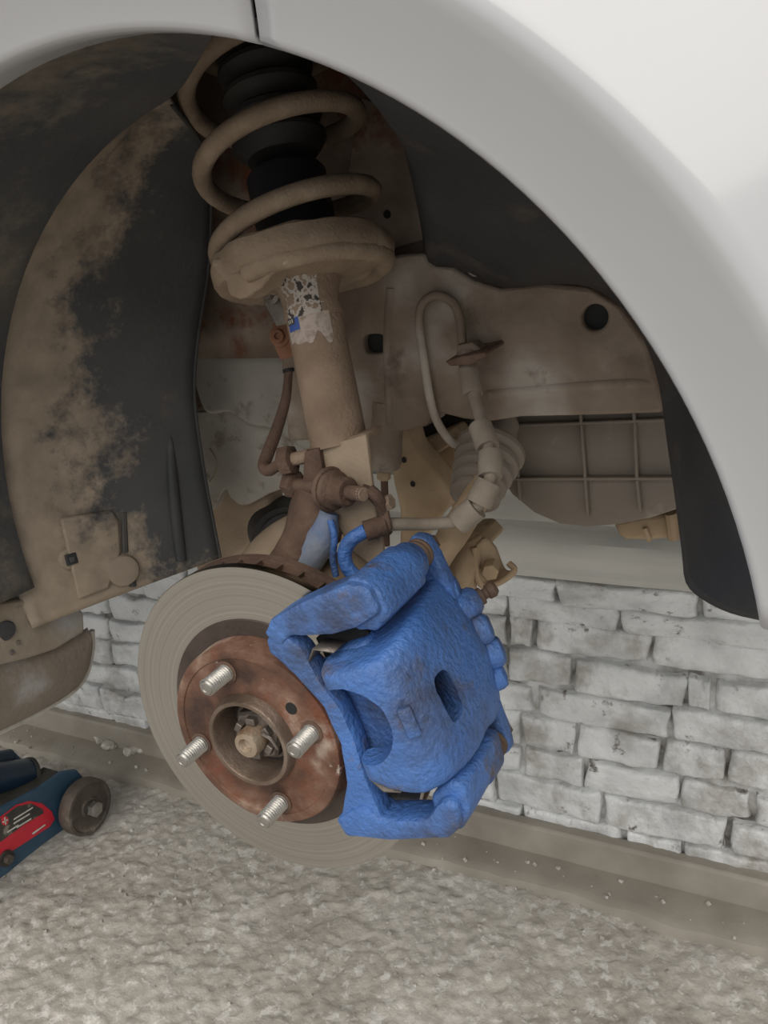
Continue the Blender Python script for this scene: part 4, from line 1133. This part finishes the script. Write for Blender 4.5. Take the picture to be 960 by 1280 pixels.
cs_ = obj('castor', lathe([(.012, -.020), (.050, -.020), (.058, -.017), (.060, -.012), (.060, .010), (.058, .014), (.053, .015), (.050, .011), (.022, .010), (.020, .014), (.012, .014)], wc, (1, 0, 0), 48), M_wheel, jk)
obj('hub_collar', lathe([(.016, .010), (.016, .022), (.006, .022)], wc, (1, 0, 0), 24), M_jgrime, cs_)
obj('castor_bolt', hexa(wc+V((.020, 0, 0)), wc+V((.034, 0, 0)), .017, .2), M_zinc, cs_)
obj('axle', cyl(wc+V((.0, 0, 0)), wc+V((-.26, 0, 0)), .009, 14), M_jgrime, jk)
obj('castor', lathe([(.012, -.020), (.050, -.020), (.058, -.017), (.060, -.012), (.060, .010), (.058, .014), (.053, .015), (.050, .011), (.012, .010)], wc+V((-.265, 0, 0)), (-1, 0, 0), 40), M_wheel, jk)
# blue lifting arm tube between the plates
ta, tb = PX(-70, 985, JX-.09), PX(36, 968, JX-.07)
obj('lift_arm', lathe([(.034, 0), (.034, (tb-ta).length-.004), (.031, (tb-ta).length), (.0, (tb-ta).length)], ta, tb-ta, 30), M_jdark, jk)
obj('arm_flange', lathe([(.03, -.004), (.0355, -.003), (.0355, .004), (.03, .006), (0, .007)], tb, tb-ta, 30), M_jgrime, jk)
tc2 = PX(-40, 958, JX-.12); obj('upper_tube', cyl(tc2, PX(12, 948, JX-.12), .02, 20), M_jdark, jk)
qb = PX(8, 1073, JX+.004)
obj('plate_washer', lathe([(.016, -.004), (.016, .003), (.006, .003)], qb, (1, 0, 0), 22), M_jgrime, jk)
obj('plate_bolt', hexa(qb, qb+V((.012, 0, 0)), .0095, .1), M_wheel, jk)
# side sticker: red field with rounded nose, dark print panel, white lines and a plus mark
def flat(name, pts, lift, mt, par): return obj(name, prism([JP(x, y)+V((lift, 0, 0)) for x, y in pts], (-.0006, 0, 0)), mt, par)
stk = flat('sticker', [(-40, 1040), (0, 1021), (20, 1006), (36, 1001), (52, 1004), (64, 1014), (68, 1024), (62, 1033), (45, 1044), (25, 1057), (0, 1073), (-40, 1098)], .0012, M_red, jk)
flat('print_panel', [(-40, 1042), (0, 1023), (20, 1008), (38, 1004), (52, 1011), (54, 1016), (30, 1030), (4, 1049), (-20, 1066), (-40, 1075)], .0020, M_stkdark, stk)
for (a, b_) in (((16, 1024), (40, 1009)), ((16, 1029), (36, 1017)), ((20, 1034), (38, 1023)), ((8, 1040), (22, 1031))):
    d = .9
    flat('print_line', [(a[0], a[1]-d), (b_[0], b_[1]-d), (b_[0], b_[1]+d), (a[0], a[1]+d)], .0028, M_stkwhite, stk)
flat('print_line', [(39, 1041), (55, 1030), (56, 1031), (40, 1043)], .0028, M_stkwhite, stk)
ctr = [(5+4.6*math.cos(k*pi/8), 1025.5+6*math.sin(k*pi/8)) for k in range(16)]
bd_ = flat('badge', ctr, .0028, M_red, stk)
flat('badge_mark', [(1.8, 1026.6), (8.2, 1023.2), (8.4, 1024.8), (2.0, 1028.4)], .0036, M_stkwhite, stk)
flat('badge_mark', [(3.6, 1021.6), (5.2, 1021.0), (6.6, 1029.6), (5.0, 1030.2)], .0036, M_stkwhite, stk)

for o in bpy.data.objects:
    if '_w' in o.keys(): del o['_w']
